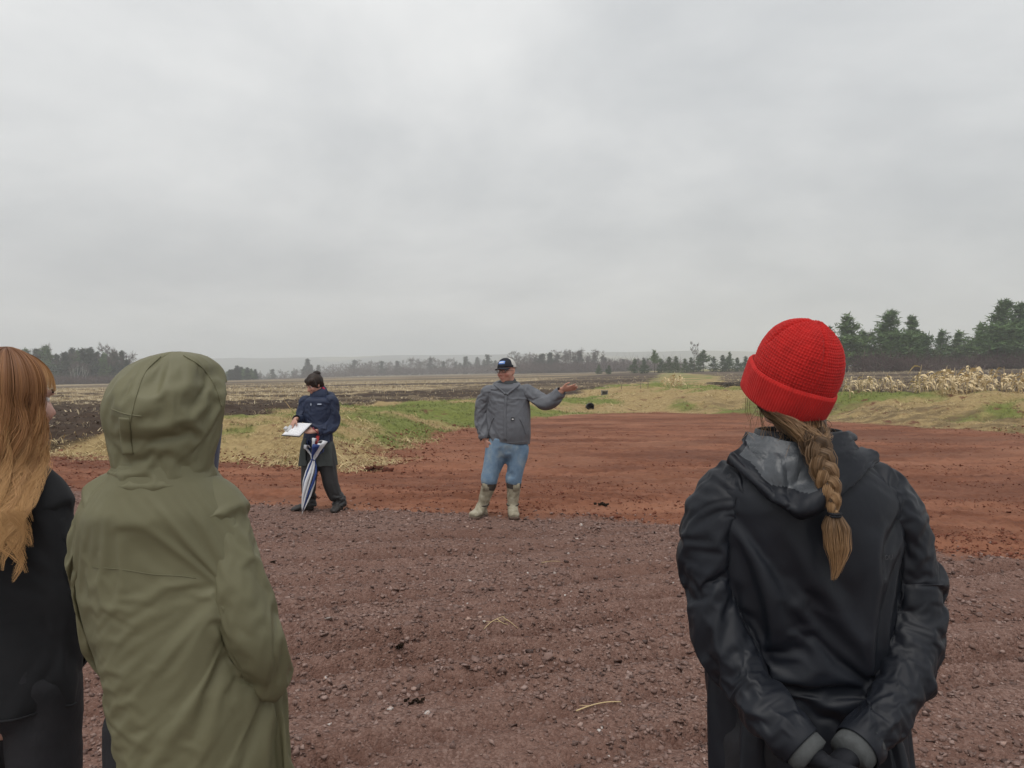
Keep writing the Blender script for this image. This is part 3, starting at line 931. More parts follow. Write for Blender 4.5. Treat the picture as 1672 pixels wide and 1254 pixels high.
# clods of the basin
X, Yv = sample(95000, 6.2, 26, 0.75, 1.9)
dg_, ds_, fs_, _a, _b = zones(X, Yv)
dn = fbm(X * 0.35, Yv * 1.6, 4, 0.6, 81.0)
near_toe = np.exp(-np.maximum(ds_, 0) / 1.2)
k = (dg_ < 0.8 * rg.rand(len(X)) ** 4) & (ds_ > -0.9) & (fs_ < 0) & (rg.rand(len(X)) < 0.34 + 1.1 * dn + 0.8 * near_toe + 0.35 * np.exp(dg_ / 0.6))
X, Yv, nt_ = X[k], Yv[k], near_toe[k]
S = (0.010 + 0.024 * rg.rand(len(X)) ** 6) * (1 + 0.9 * nt_) * (0.8 + 0.014 * Yv)
Z = height(X, Yv) + 0.05 * S
scatter('clods', STONES, X, Yv, Z, S, rg.rand(len(X)) * 6.28, rg.randn(len(X)) * 0.4, MAT_CLOD, 'crumbled red clods over the basin floor', 'clods', 2, np.clip(0.48 + 0.2 * rg.randn(len(X)), 0, 1))
# straw mulch on the banks and grass sprouting through it
def blade(seed, n, h, w, lie):
    r = np.random.RandomState(seed)
    V, F = [], []
    for q in range(n):
        a = r.rand() * 6.28
        d = np.array([math.cos(a), math.sin(a), 0.0])
        up = 0.15 + r.rand() * 0.5 if lie else 1.2
        e1 = d * (1 if lie else 0.35) + np.array([0, 0, up]); e1 /= np.linalg.norm(e1)
        sd = np.cross(d, (0, 0, 1.0)) * w
        b = np.array([r.randn() * 0.3, r.randn() * 0.3, 0.0]) * (1 if lie else 0.6)
        m = b + e1 * h * 0.55 * (0.6 + 0.7 * r.rand()); t = m + (d * 0.55 * h + np.array([0, 0, -0.12 * h if lie else 0.18 * h]))
        i = len(V)
        V += [b - sd, b + sd, m + sd * 0.8, m - sd * 0.8, t + sd * 0.15, t - sd * 0.15]
        F += [(i, i + 1, i + 2, i + 3), (i + 3, i + 2, i + 4, i + 5)]
    return np.array(V), F
STRAWS = [blade(100 + i, 4, 0.9, 0.022, True) for i in range(8)]
GRASS = [blade(200 + i, 5, 0.8, 0.028, False) for i in range(8)]
X, Yv = sample(150000, 12, 62, 0.78, 1.15)
dg_, ds_, fs_, fl_, fr_ = zones(X, Yv)
gr = fbm(X * 0.28, Yv * 0.34, 4, 0.55, 21.0) + 0.22 * sstep(17, 26, Yv) * sstep(60, 35, Yv) - 0.16 * sstep(5, 9, X) + 0.28 * sstep(48, 60, Yv) - 0.16 * sstep(18.5, 16.0, Yv)
cov = fbm(X * 0.8, Yv * 0.9, 4, 0.6, 91.0)
k = (ds_ < 0.15 + 0.5 * rg.rand(len(X)) ** 2) & (dg_ < -0.2) & (fs_ < 0.4) & (rg.rand(len(X)) < 0.72 + 1.1 * cov) & (rg.rand(len(X)) < 1.15 - 0.8 * np.clip(ds_ + 0.6, 0, 1)) & (rg.rand(len(X)) < 1 - 0.6 * bare_slope(X, Yv))
isg = (sstep(0.0, 0.26, gr + 0.12 * rg.randn(len(X))) > rg.rand(len(X)))
ks = k & ~isg
S = (0.10 + 0.10 * rg.rand(ks.sum())) * (0.75 + 0.012 * Yv[ks])
scatter('straw_mulch', STRAWS, X[ks], Yv[ks], height(X[ks], Yv[ks]) - 0.006, S, rg.rand(ks.sum()) * 6.28, rg.randn(ks.sum()) * 0.12, MAT_STRAW, 'matted straw mulch spread over the banks', 'straw', 3, np.clip(0.5 + 0.22 * rg.randn(ks.sum()) + 0.4 * cov[ks], 0, 1))
kg = k & isg
S = (0.06 + 0.07 * rg.rand(kg.sum())) * (0.75 + 0.012 * Yv[kg])
# thicker wads where the straw was shaken out
lump_n = fbm(X * 0.5, Yv * 0.6, 4, 0.6, 95.0)
kw = ks & (rg.rand(len(X)) < 0.16 * sstep(0.0, 0.25, lump_n))
S = (0.24 + 0.22 * rg.rand(kw.sum())) * (0.8 + 0.008 * Yv[kw])
scatter('straw_wads', STRAWS, X[kw], Yv[kw], height(X[kw], Yv[kw]) + 0.01, S, rg.rand(kw.sum()) * 6.28, rg.randn(kw.sum()) * 0.25, MAT_STRAW, 'thicker wads of straw heaped on the banks', 'straw', 8, np.clip(0.62 + 0.2 * rg.randn(kw.sum()), 0, 1))
kg = k & isg
S = (0.06 + 0.07 * rg.rand(kg.sum())) * (0.75 + 0.012 * Yv[kg])
scatter('grass', GRASS, X[kg], Yv[kg], height(X[kg], Yv[kg]) - 0.004, S, rg.rand(kg.sum()) * 6.28, rg.randn(kg.sum()) * 0.1, MAT_GRASS, 'young green grass sprouting on the banks', 'grass', 4)
# turned clods and corn stubble of the fields
X, Yv = sample(80000, 16, 150, 0.80, 1.15)
dg_, ds_, fs_, fl_, fr_ = zones(X, Yv)
k = fs_ > 0.0
X, Yv, fr_ = X[k], Yv[k], fr_[k]
sl = 30 + 0.16 * (X + 20) + 5 * fbm(X * 0.06, Yv * 0.06, 2, 0.5, 31.0)
rowsn = fbm(X * 0.012, Yv * 0.15 + X * 0.004, 3, 0.6, 41.0)
st_p = sstep(-5, 9, Yv - sl) * (0.05 + 0.95 * sstep(-0.16, 0.06, rowsn)) * np.where(fr_, 0.55, 1.0)
st_p = np.where((Yv > 36) & ~fr_ & (X > -9 + 0.22 * (Yv - 60)), st_p * 0.3, st_p) + 0.025
k = rg.rand(len(X)) < st_p
Xs, Ys = X[k], Yv[k]
q = 0.9
Ys = np.where(rg.rand(len(Ys)) < 0.6, np.round((Ys - 0.02 * Xs) / q) * q + 0.02 * Xs + 0.09 * rg.randn(len(Ys)), Ys)   # planted rows
S = (0.13 + 0.17 * rg.rand(len(Xs)) ** 2) * (0.8 + 0.007 * Ys)
STUB = [blade(300 + i, 3, 1.0, 0.05, i % 3 > 0) for i in range(9)]
scatter('corn_stubble', STUB, Xs, Ys, height(Xs, Ys) - 0.01, S, rg.rand(len(Xs)) * 6.28, rg.randn(len(Xs)) * 0.15, MAT_STUB, 'pale chopped corn stubble and litter in rows across the field', 'stubble', 5)
k2 = ~k & (Yv < 45) & (rg.rand(len(X)) < 0.4)
Xc, Yc = X[k2], Yv[k2]
S = (0.020 + 0.035 * rg.rand(len(Xc)) ** 3) * (0.8 + 0.002 * Yc)
scatter('turned_clods', STONES, Xc, Yc, height(Xc, Yc) + 0.1 * S, S, rg.rand(len(Xc)) * 6.28, rg.randn(len(Xc)) * 0.4, MAT_DCLOD, 'dark turned clods of the field', 'clods', 6)
print('scatter', time.time() - T0)
# ------------------------------------------------------------------ people: tools
def fabric(name, col, rough=0.5, spec=0.45, var=0.10, nscale=5.0, weave=900.0, wstr=0.25, fine=0.35, fscale=38.0, fdist=0.004, sheen=0.0, stops=None, ridge=0.0, rscale=7.0):
    """woven cloth: slight tone changes, weave grain and small creases"""
    m, t, b = new_mat(name)
    g = NG(t)
    p = g.coord('Object')
    n = g.noise(p, nscale, 5, 0.6)
    st = stops or [(0.3, tuple(c * (1 - var) for c in col)), (0.7, tuple(min(1, c * (1 + var)) for c in col))]
    g.to(g.ramp(n, st), b.inputs['Base Color'])
    b.inputs['Roughness'].default_value = rough
    g.to(g.ramp(g.noise(p, 11.0, 4), [(0.3, max(0.05, rough - 0.08)), (0.7, min(1.0, rough + 0.1))]), b.inputs['Roughness'])
    b.inputs['Specular IOR Level'].default_value = spec
    if sheen:
        b.inputs['Sheen Weight'].default_value = sheen
        b.inputs['Sheen Roughness'].default_value = 0.6
    cre = g.noise(g.coord('Object', scale=(1.0, 1.0, 0.7)), fscale, 4, 0.6, 0.6)
    n1 = g.bump(cre, fine, fdist)
    if ridge:
        # crisp crinkle lines of a thin shell cloth, in patches
        q = g.noise(g.coord('Object', scale=(1.0, 1.0, 0.75), rot=(0.3, 0.5, 0.2)), rscale, 3, 0.5, 0.9)
        q = g.math('ABSOLUTE', g.math('SUBTRACT', q, 0.5))
        q = g.ramp(q, [(0.0, 1.0), (0.05, 0.45), (0.16, 0.0)])
        q = g.math('MULTIPLY', q, g.ramp(g.noise(p, 4.5, 3), [(0.42, 0.0), (0.62, 1.0)]))
        n1 = g.bump(q, ridge, 0.012, n1)
    g.to(g.bump(g.noise(p, weave, 2), wstr, 0.0006, n1), b.inputs['Normal'])
    return m

def skin_mat(name):
    m, t, b = new_mat(name)
    g = NG(t)
    p = g.coord('Object')
    c = g.attr('skin', 'Color')
    v = g.mix(g.math('MULTIPLY', g.noise(p, 60, 4), 0.35), c, (0.42, 0.16, 0.11))
    g.to(v, b.inputs['Base Color'])
    b.inputs['Roughness'].default_value = 0.48
    b.inputs['Specular IOR Level'].default_value = 0.4
    b.inputs['Subsurface Weight'].default_value = 0.12
    b.inputs['Subsurface Radius'].default_value = (0.012, 0.005, 0.003)
    b.inputs['Subsurface Scale'].default_value = 0.5
    g.to(g.bump(g.noise(p, 420, 2), 0.25, 0.0006), b.inputs['Normal'])
    return m
MAT_SKIN = skin_mat('skin')

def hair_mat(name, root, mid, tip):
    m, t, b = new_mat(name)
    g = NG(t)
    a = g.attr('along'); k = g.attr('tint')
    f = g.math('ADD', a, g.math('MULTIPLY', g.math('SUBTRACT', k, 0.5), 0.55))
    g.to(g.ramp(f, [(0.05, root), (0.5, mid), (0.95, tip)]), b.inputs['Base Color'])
    b.inputs['Roughness'].default_value = 0.5
    b.inputs['Specular IOR Level'].default_value = 0.3
    return m

def strands(name, PTS, rad, mat, parent, tint=None, seed=0, ribbon=False):
    """hairs as thin three-sided tubes; PTS is (n, k, 3)"""
    PTS = np.asarray(PTS, dtype=float)
    n, k, _ = PTS.shape
    T = np.gradient(PTS, axis=1)
    T /= np.maximum(np.linalg.norm(T, axis=2, keepdims=True), 1e-9)
    ref = np.array([0.3, -0.9, 0.25])
    A = np.cross(T, ref); A /= np.maximum(np.linalg.norm(A, axis=2, keepdims=True), 1e-6)
    B = np.cross(T, A)
    r = np.broadcast_to(np.asarray(rad, dtype=float).reshape(-1, 1) if np.ndim(rad) == 1 else np.asarray(rad), (n, k)).copy()
    r = r * (1 - 0.75 * np.linspace(0, 1, k)[None] ** 3)
    ns = 2 if ribbon else 3
    if ribbon:
        ra = np.random.RandomState(seed + 5).rand(n, 1, 1) * 1.2 - 0.6
        A = A * np.cos(ra) + B * np.sin(ra)
        V = np.stack([PTS - r[..., None] * A, PTS + r[..., None] * A], 2)
    else:
        V = np.stack([PTS + r[..., None] * (A * math.cos(2 * PI * j / 3) + B * math.sin(2 * PI * j / 3)) for j in range(3)], 2)
    idx = np.arange(n * k * ns).reshape(n, k, ns)
    F = []
    for j in range(1 if ribbon else 3):
        j2 = (j + 1) % ns
        F.append(np.stack([idx[:, :-1, j], idx[:, :-1, j2], idx[:, 1:, j2], idx[:, 1:, j]], -1).reshape(-1, 4))
    me = np_mesh(name, V.reshape(-1, 3) - np.array(base_of(parent)), F)
    rng = np.random.RandomState(seed)
    tn = rng.rand(n) if tint is None else tint
    a1 = me.attributes.new('tint', 'FLOAT', 'POINT'); a1.data.foreach_set('value', np.repeat(tn, k * ns).astype(np.float32))
    al = np.broadcast_to(np.linspace(0, 1, k)[None, :, None], (n, k, ns))
    a2 = me.attributes.new('along', 'FLOAT', 'POINT'); a2.data.foreach_set('value', al.ravel().astype(np.float32))
    return link_mesh(name, me, mat, parent)

class Head:
    """head frame: origin between the ears at eye level, y forward, x to the person's right, z up"""
    def __init__(self, c, yaw, pitch=0.0, roll=0.0, s=1.0):
        # yaw > 0 turns to the viewer's left for somebody who faces away from the camera
        self.c = Vector(c); self.s = s
        self.M = Matrix.Rotation(yaw, 3, 'Z') @ Matrix.Rotation(pitch, 3, 'X') @ Matrix.Rotation(roll, 3, 'Y')
    def w(self, x, y, z): return self.c + self.M @ (Vector((x, y, z)) * self.s)
    def local(self, V): return (np.asarray(V) - np.array(self.c)) @ np.array(self.M) / self.s
    def shapes(self, mb, fat=1.0, neck_to=None):
        s = self.s
        def e_(c, r, n=18, m=12): mb.ell(self.w(*c), tuple(q * s for q in r), n, m, self.M)
        e_((0, -0.014, 0.030), (0.074, 0.094, 0.088))
        e_((0, 0.022, -0.030), (0.061 * fat, 0.066, 0.082))
        e_((0, 0.030, -0.074), (0.048 * fat, 0.046, 0.040))
        e_((0, 0.064, -0.097), (0.021, 0.018, 0.016))
        for q in (-1, 1):
            e_((q * 0.036 * fat, 0.058, -0.032), (0.025, 0.026, 0.027))
            e_((q * 0.029, 0.079, 0.019), (0.023, 0.012, 0.008))
            e_((q * 0.010, 0.095, -0.040), (0.008, 0.009, 0.007))
            e_((q * 0.077, -0.006, -0.012), (0.008, 0.017, 0.031))
            e_((q * 0.083, -0.012, -0.004), (0.006, 0.013, 0.020))
        V, F = loft([self.w(0, 0.086, 0.012), self.w(0, 0.100, -0.014), self.w(0, 0.110, -0.037), self.w(0, 0.094, -0.046)], [0.007 * s, 0.009 * s, 0.013 * s, 0.008 * s], 10)
        mb.add(V, F)
        e_((0, 0.087, -0.066), (0.022, 0.009, 0.0055))
        e_((0, 0.085, -0.077), (0.019, 0.009, 0.0065))
        if neck_to is not None:
            V, F = loft([self.w(0, -0.018, -0.05), self.w(0, -0.022, -0.10), neck_to], [0.056 * fat * s, 0.054 * fat * s, 0.068 * fat * s], 18)
            mb.add(V, F)

def hand(mb, w, fwd, palm, thumb, curl=0.3, s=1.0, spread=0.0):
    """palm and five fingers; fwd along the hand, palm = the way the palm faces, thumb = side of the thumb"""
    w = Vector(w); f = Vector(fwd).normalized()
    t = Vector(thumb); t = (t - f * t.dot(f)).normalized()
    p = t.cross(f); p = p if p.dot(Vector(palm)) > 0 else -p
    k = w + f * 0.088 * s
    mb.tube([w - f * 0.02 * s, w + f * 0.012 * s, w + f * 0.045 * s, k], [(0.024 * s, 0.018 * s), (0.028 * s, 0.018 * s), (0.038 * s, 0.016 * s), (0.039 * s, 0.0125 * s)], 12, up=p)
    for i, (o, ln) in enumerate(((0.028, 0.070), (0.0095, 0.079), (-0.0095, 0.073), (-0.027, 0.057))):
        b = k + t * o * s - f * 0.012 * s
        d = (f + t * o * 6 * spread).normalized()
        cu = curl[i] if hasattr(curl, '__len__') else curl
        pts = [b]; a = 0.0
        for q, fr in enumerate((0.45, 0.32, 0.25)):
            a += cu * (0.8 if q == 0 else 1.0)
            pts.append(pts[-1] + (d * math.cos(a) + p * math.sin(a)) * ln * fr * s * 1.12)
        mb.tube(pts, [0.0092 * s, 0.0088 * s, 0.0080 * s, 0.0062 * s], 8)
    b = w + f * 0.020 * s + t * 0.022 * s
    pts = [b, b + (t * 0.8 + f * 0.6 + p * 0.2).normalized() * 0.034 * s, b + (t * 0.55 + f * 0.8 + p * 0.25).normalized() * 0.066 * s, b + (t * 0.42 + f * 0.9 + p * 0.35).normalized() * 0.086 * s]
    mb.tube(pts, [0.013 * s, 0.0105 * s, 0.0092 * s, 0.0065 * s], 8)

def person_body(parent, head, J, g=1.0, voxel=0.007, hands=None, skin=(0.50, 0.30, 0.225), fat=1.0, lips=(0.40, 0.14, 0.12), flush=0.0):
    """one continuous figure grown round the joints J"""
    mb = MB()
    nb = (J['sl'] + J['sr']) / 2 + Vector((0, 0, 0.035))
    head.shapes(mb, fat, nb)
    pel, ch = J['pelvis'], (J['sl'] + J['sr']) / 2
    lv = []
    for t, hw, hd in ((-0.12, .06, .045), (0.0, .132, .088), (0.18, .135, .090), (0.42, .124, .088), (0.68, .145, .105), (0.88, .150, .095), (1.0, .135, .078), (1.08, .075, .06)):
        c = pel.lerp(ch, t)
        lv.append((c.x, c.y, c.z, hw * g, hd * g))
    mb.add(*rings(lv, 28, 2.2))
    for s in 'lr':
        S_, E_, W_ = J['s' + s], J['e' + s], J['w' + s]
        if 'p' + s in J:                                       # arm bent the way the sleeve runs
            A = catmull([tuple(q) + (r,) for q, r in J['p' + s]], 3)
            mb.tube([tuple(a[:3]) for a in A] + [tuple(W_)], [max(0.022, 0.52 * a[3]) for a in A] + [0.022], 12)
        else:
            mb.tube([S_, S_.lerp(E_, 0.5), E_, E_.lerp(W_, 0.35), W_], [0.044 * g, 0.036 * g, 0.029 * g, 0.029 * g, 0.024], 14)
        H_, K_, A_, T_ = J['h' + s], J['k' + s], J['a' + s], J['t' + s]
        mb.tube([H_ + Vector((0, 0, 0.03)), H_.lerp(K_, 0.45), K_, K_.lerp(A_, 0.35), A_, A_ - Vector((0, 0, 0.05))], [0.080 * g, 0.072 * g, 0.052 * g, 0.052 * g, 0.036, 0.036], 14)
        mb.tube([A_ + Vector((0, 0, -0.03)), A_.lerp(T_, 0.5) + Vector((0, 0, -0.015)), T_], [(0.034, 0.034), (0.040, 0.026), (0.034, 0.016)], 12)
    for h in (hands or []):
        hand(mb, *h[:4], **h[4])
    V, F = remesh(mb, voxel, 3, 0.5)
    Lc = head.local(V)
    col = np.tile(np.array(skin), (len(V), 1))
    fr = Lc[:, 1] > 0.03
    lipm = np.exp(-((Lc[:, 0] / 0.020) ** 2 + ((Lc[:, 2] + 0.071) / 0.0085) ** 2) * 1.2) * fr
    col = col * (1 - lipm[:, None]) + np.array(lips) * lipm[:, None]
    chk = np.exp(-(((np.abs(Lc[:, 0]) - 0.042) / 0.022) ** 2 + ((Lc[:, 2] + 0.035) / 0.024) ** 2)) * fr
    nos = np.exp(-((Lc[:, 0] / 0.014) ** 2 + ((Lc[:, 2] + 0.035) / 0.02) ** 2)) * (Lc[:, 1] > 0.09)
    fl = np.clip(flush * (chk + nos) + 0.10 * chk, 0, 1)[:, None]
    col = col * (1 - fl) + np.array((0.46, 0.16, 0.12)) * fl
    o = obj('body', V, F, MAT_SKIN, parent)
    at = o.data.attributes.new('skin', 'FLOAT_COLOR', 'POINT')
    at.data.foreach_set('color', np.c_[col, np.ones(len(col))].astype(np.float32).ravel())
    return o

# --- garments that are left to fall and crease over a smaller inner shape
SIMS, COLLS = [], []
def resample(A, step):
    A = np.asarray(A, dtype=float)
    d = np.r_[0, np.cumsum(np.linalg.norm(np.diff(A[:, :3], axis=0), axis=1))]
    m = max(3, int(d[-1] / step))
    t = np.linspace(0, d[-1], m)
    return np.stack([np.interp(t, d, A[:, k]) for k in range(A.shape[1])], 1)
def tube_cloth(pts, step, n, slim=1.0):
    """pts: list of (Vector, radius); returns sampled axis and the open tube"""
    A = resample(catmull([tuple(p) + (r,) for p, r in pts], 6), step)
    V, F = loft([tuple(a[:3]) for a in A], list(A[:, 3] * slim), n, 1.0, (0, 0, 1), cap=False)
    return A, np.array(V), np.array(F), np.arange(len(V)) // n
def stack_cloth(levels, step, n, power=2.3):
    A = resample(catmull(levels, 6), step)
    V, F = rings([tuple(a) for a in A], n, power)
    F = np.array([f for f in F if len(f) == 4])
    return A, np.array(V)[:-2], F, np.arange(len(V) - 2) // n
def yaw_about(V, c, a):
    V = np.array(V, dtype=float); ca, sa = math.cos(a), math.sin(a)
    x, y = V[:, 0] - c[0], V[:, 1] - c[1]
    V[:, 0] = c[0] + x * ca - y * sa; V[:, 1] = c[1] + x * sa + y * ca
    return V
def add_collider(mb, voxel=0.016, thick=0.003, fr=6):
    V, F = remesh(mb, voxel, 2)
    o = bpy.data.objects.new('tmp_inner', np_mesh('tmp_inner', V, F)); WORK.collection.objects.link(o)
    o.modifiers.new('c', 'COLLISION'); o.collision.thickness_outer = thick; o.collision.cloth_friction = fr
    COLLS.append(o)
def add_cloth(name, V, F, pin, grow, bend, mat, parent, mass=0.15, stiff=30, thick=0.003, sub=1, post=None, sim=True):
    V = np.asarray(V); F = np.asarray(F)
    if ((V - V.mean(0)) * vnormals(V, F)).sum() < 0: F = F[:, ::-1]        # cloth faces outwards
    d = dict(name=name, V=V, F=F, mat=mat, parent=parent, thick=thick, sub=sub, post=post, o=None)
    if sim:
        o = bpy.data.objects.new('tmp_cloth', np_mesh('tmp_cloth', V, F)); WORK.collection.objects.link(o)
        vg = o.vertex_groups.new(name='pin')
        pr = np.round(pin, 2)
        for w in np.unique(pr):
            if w > 0: vg.add([int(i) for i in np.nonzero(pr == w)[0]], float(w), 'REPLACE')
        cm = o.modifiers.new('cl', 'CLOTH'); s = cm.settings
        s.quality = 5; s.mass = mass
        s.tension_stiffness = stiff; s.compression_stiffness = stiff; s.shear_stiffness = stiff / 3; s.bending_stiffness = bend
        s.tension_damping = 10; s.compression_damping = 10; s.shear_damping = 10; s.bending_damping = 1; s.air_damping = 3
        s.vertex_group_mass = 'pin'; s.shrink_min = -grow; s.shrink_max = -grow
        cm.collision_settings.distance_min = 0.003; cm.collision_settings.collision_quality = 2
        d['o'] = o
    SIMS.append(d)
    return d
def finish_cloth(d):
    """links the creased garment as a part"""
    o = obj(d['name'], d['V'], d['F'], d['mat'], d['parent'] if not isinstance(d['parent'], dict) else d['parent']['obj'])
    if d['thick']:
        m = o.modifiers.new('cloth_thickness', 'SOLIDIFY'); m.thickness = d['thick']; m.offset = -1
    if d['sub']:
        m = o.modifiers.new('smooth_cloth', 'SUBSURF'); m.levels = 1; m.render_levels = d['sub']
    d['obj'] = o
    return o
def run_sims(frames):
    WORK.gravity = (0, 0, -4.9)
    WORK.frame_start = 1; WORK.frame_end = frames
    for f in range(1, frames + 1): WORK.frame_set(f)
    for d in SIMS:
        if d['o'] is not None:
            V, F = eval_arrays(d['o'])
            if np.isfinite(V).all(): d['V'] = V
    for d in SIMS:
        if d['o'] is not None: bpy.data.objects.remove(d['o'])
    for c in COLLS: bpy.data.objects.remove(c)
    for me in [m for m in bpy.data.meshes if m.name.startswith('tmp_')]: bpy.data.meshes.remove(me)
    for d in SIMS:
        finish_cloth(d)
        if d['post']: d['post'](d)
def to_px(V):
    V = np.asarray(V, dtype=float)
    x, y, z = V[..., 0], V[..., 1], V[..., 2] - CAM_H
    f = y * _cp - z * _sp; u = z * _cp + y * _sp
    return CX + FPX * x / f, CY - FPX * u / f
from mathutils.bvhtree import BVHTree
def on_surface(d, px, py, lift=0.0):
    """front point of a garment seen at a photo pixel"""
    if 'bvh' not in d:
        d['bvh'] = BVHTree.FromPolygons([tuple(v) for v in d['V']], [tuple(int(i) for i in f) for f in d['F']])
    o = Vector((0, 0, CAM_H)); q = P(px, py, 1.0) - o
    hit = d['bvh'].ray_cast(o, q.normalized())[0]
    if hit is None:
        hit = d['bvh'].find_nearest(o + q * float(d['V'][:, 1].mean()))[0]
    return hit + (o - hit).normalized() * lift
def seam(name, d, pix, r, mat, parent, lift=0.0, k=6):
    pts = catmull(pix, 9)
    w = [tuple(on_surface(d, a, b, lift)) for a, b in pts]
    w = np.array(w)
    for _ in range(2): w[1:-1] = (w[:-2] + 2 * w[1:-1] + w[2:]) / 4
    mb = MB(); mb.tube(w, r, 6)
    return mb.build(name, mat, parent)
def strap(name, d, pix, width, thick, mat, parent, lift=0.003):
    """flat strip of cloth lying on a garment along photo pixels"""
    pts = catmull(pix, 5)
    w = np.array([tuple(on_surface(d, a, b, lift)) for a, b in pts])
    w[1:-1] = (w[:-2] + 2 * w[1:-1] + w[2:]) / 4
    mb = MB(); mb.tube(w, [(width, thick)] * len(w), 8, up=(0, -1, 0.2))
    return mb.build(name, mat, parent)
def shoe(mb, a, t, r=0.046, h=0.10):
    a, t = Vector(a), Vector(t)
    mb.tube([a + Vector((0, 0, 0.02)), a - Vector((0, 0, 0.03))], [r * 0.95, r], 14)
    d = (t - a); d.z = 0; d.normalize()
    hl = Vector((a.x, a.y, 0.045)) - d * 0.045
    mb.tube([hl, Vector((a.x, a.y, 0.048)), a.lerp(t, 0.55) * 1.0 + Vector((0, 0, 0)), Vector((t.x, t.y, 0.032)), Vector((t.x, t.y, 0.026)) + d * 0.022], [(r * 0.75, 0.045), (r, 0.048), (r * 1.05, 0.040), (r * 0.92, 0.028), (r * 0.5, 0.016)], 14)
# ------------------------------------------------------------------ woman in the red knit cap
YA = 1.45
def WA(px, py, dy=0.0): return P(px, py, YA + dy)
PA = empty('person', (WA(1322, 900).x, YA, 0.0), 'person from behind in a red knit cap and black rain jacket, blond braid', 'person')
MAT_BLACKNYLON = fabric('black_nylon', (0.0080, 0.0098, 0.0148), 0.50, 0.30, 0.18, 6.0, 1500, 0.12, 0.18, 24.0, 0.005)
MAT_LINING = fabric('wet_grey_lining', (0.060, 0.066, 0.074), 0.35, 0.5, 0.3, 22.0, 900, 0.15, 0.5, 40.0, 0.006)
MAT_GREYKNIT = fabric('grey_fleece', (0.075, 0.079, 0.080), 0.95, 0.2, 0.15, 60.0, 700, 0.5, 0.5, 120.0, 0.003)
MAT_GLOVE = fabric('black_glove', (0.012, 0.013, 0.017), 0.75, 0.3, 0.15, 30.0, 800, 0.4, 0.4, 80.0, 0.003)
MAT_DARKPANTS = fabric('dark_trousers', (0.018, 0.018, 0.021), 0.75, 0.3, 0.2, 8.0, 900, 0.3, 0.5, 24.0, 0.008)
MAT_SHOE = simple_mat('dark_shoe', (0.03, 0.026, 0.024), 0.6, 0.3, 20.0)
headA = Head(WA(1297, 626, 0.012), R(34), R(4), 0, 0.76)
la = [(WA(1262, 785, 0.0), .050), (WA(1205, 803, 0.0), .066), (WA(1166, 842, .0), .066), (WA(1154, 895, -.01), .058), (WA(1162, 960, -.02), .056), (WA(1182, 1040, -.05), .054), (WA(1218, 1110, -.10), .051), (WA(1260, 1168, -.16), .047), (WA(1310, 1220, -.20), .042)]
ra = [(WA(1360, 785, 0.0), .050), (WA(1415, 800, 0.0), .064), (WA(1456, 838, .0), .066), (WA(1480, 895, -.01), .058), (WA(1493, 960, -.02), .056), (WA(1495, 1030, -.05), .055), (WA(1478, 1105, -.10), .053), (WA(1442, 1172, -.16), .048), (WA(1398, 1222, -.20), .042)]
JA = dict(pelvis=WA(1322, 1215, 0.01), sl=WA(1172, 838, 0.01), sr=WA(1452, 836, 0.01), el=WA(1184, 1045, -.05), er=WA(1490, 1035, -.05),
          wl=WA(1322, 1232, -.205), wr=WA(1388, 1234, -.205))
bx = PA.location.x
JA.update(hl=Vector((bx - .085, YA, .90)), hr=Vector((bx + .085, YA, .90)), kl=Vector((bx - .10, YA + .01, .49)), kr=Vector((bx + .10, YA + .01, .49)),
          al=Vector((bx - .11, YA, .09)), ar=Vector((bx + .11, YA, .09)), tl=Vector((bx - .14, YA + .15, .03)), tr=Vector((bx + .14, YA + .15, .03)))
JA['pl'], JA['pr'] = la, ra
hlA = (JA['wl'], (0.75, -0.10, -0.55), (0, 1, 0.2), (0.3, -0.9, 0.2), dict(curl=0.35, s=0.66))
hrA = (JA['wr'], (-0.75, -0.05, -0.55), (0, 1, 0.2), (-0.3, -0.9, 0.2), dict(curl=0.35, s=0.66))
person_body(PA, headA, JA, 0.98, 0.0085, [hlA, hrA], (0.52, 0.33, 0.26))
# gloves
for h in (hlA, hrA):
    mb = MB(); hand(mb, h[0], h[1], h[2], h[3], curl=0.35, s=1.06)
    V, F = remesh(mb, 0.0045, 4)
    obj('glove', V, F, MAT_GLOVE, PA)
# jacket
sA = 1 / 849.0
levA = []
for (py, cx, hw, hd, dy) in [(700, 1303, 66, .074, .02), (722, 1303, 74, .082, .01), (748, 1304, 98, .092, .0), (775, 1306, 128, .108, .0), (810, 1309, 152, .122, .0), (860, 1312, 162, .132, .0), (930, 1314, 160, .136, .0), (1010, 1318, 150, .130, .0), (1090, 1322, 146, .130, .0), (1170, 1324, 146, .136, .0), (1254, 1325, 150, .142, 0), (1335, 1325, 154, .145, 0)]:
    p = WA(cx, py, dy); levA.append((p.x, p.y, p.z, hw * sA, hd))
AxA, V, F, k = stack_cloth(levA, .0095, 116)
ck = np.cos(np.arange(len(V)) % 116 / 116 * 2 * PI)
an = (np.arange(len(V)) % 116) / 116 * 2 * PI
fl = 0.010 * np.sin(an * 11 + 1.5 * np.sin(an * 3)) * sstep(1.40, 1.20, V[:, 2]) + 0.014 * fbm(an * 3.0, V[:, 2] * 2.2, 3, 0.6, 5.5) * sstep(1.42, 1.3, V[:, 2])
cxA = np.array([np.interp(V[:, 2], AxA[::-1, 2], AxA[::-1, 0]), np.interp(V[:, 2], AxA[::-1, 2], AxA[::-1, 1])]).T
rd = V[:, :2] - cxA; rd /= np.maximum(np.linalg.norm(rd, axis=1, keepdims=True), 1e-6)
V[:, :2] += rd * fl[:, None]
mb = MB()
inner = [(a[0], a[1], a[2], a[3] - (0.010 if a[2] > 1.36 else 0.026), a[4] - (0.010 if a[2] > 1.36 else 0.030)) for a in AxA[::3]]
mb.add(*rings(inner, 36, 2.2))
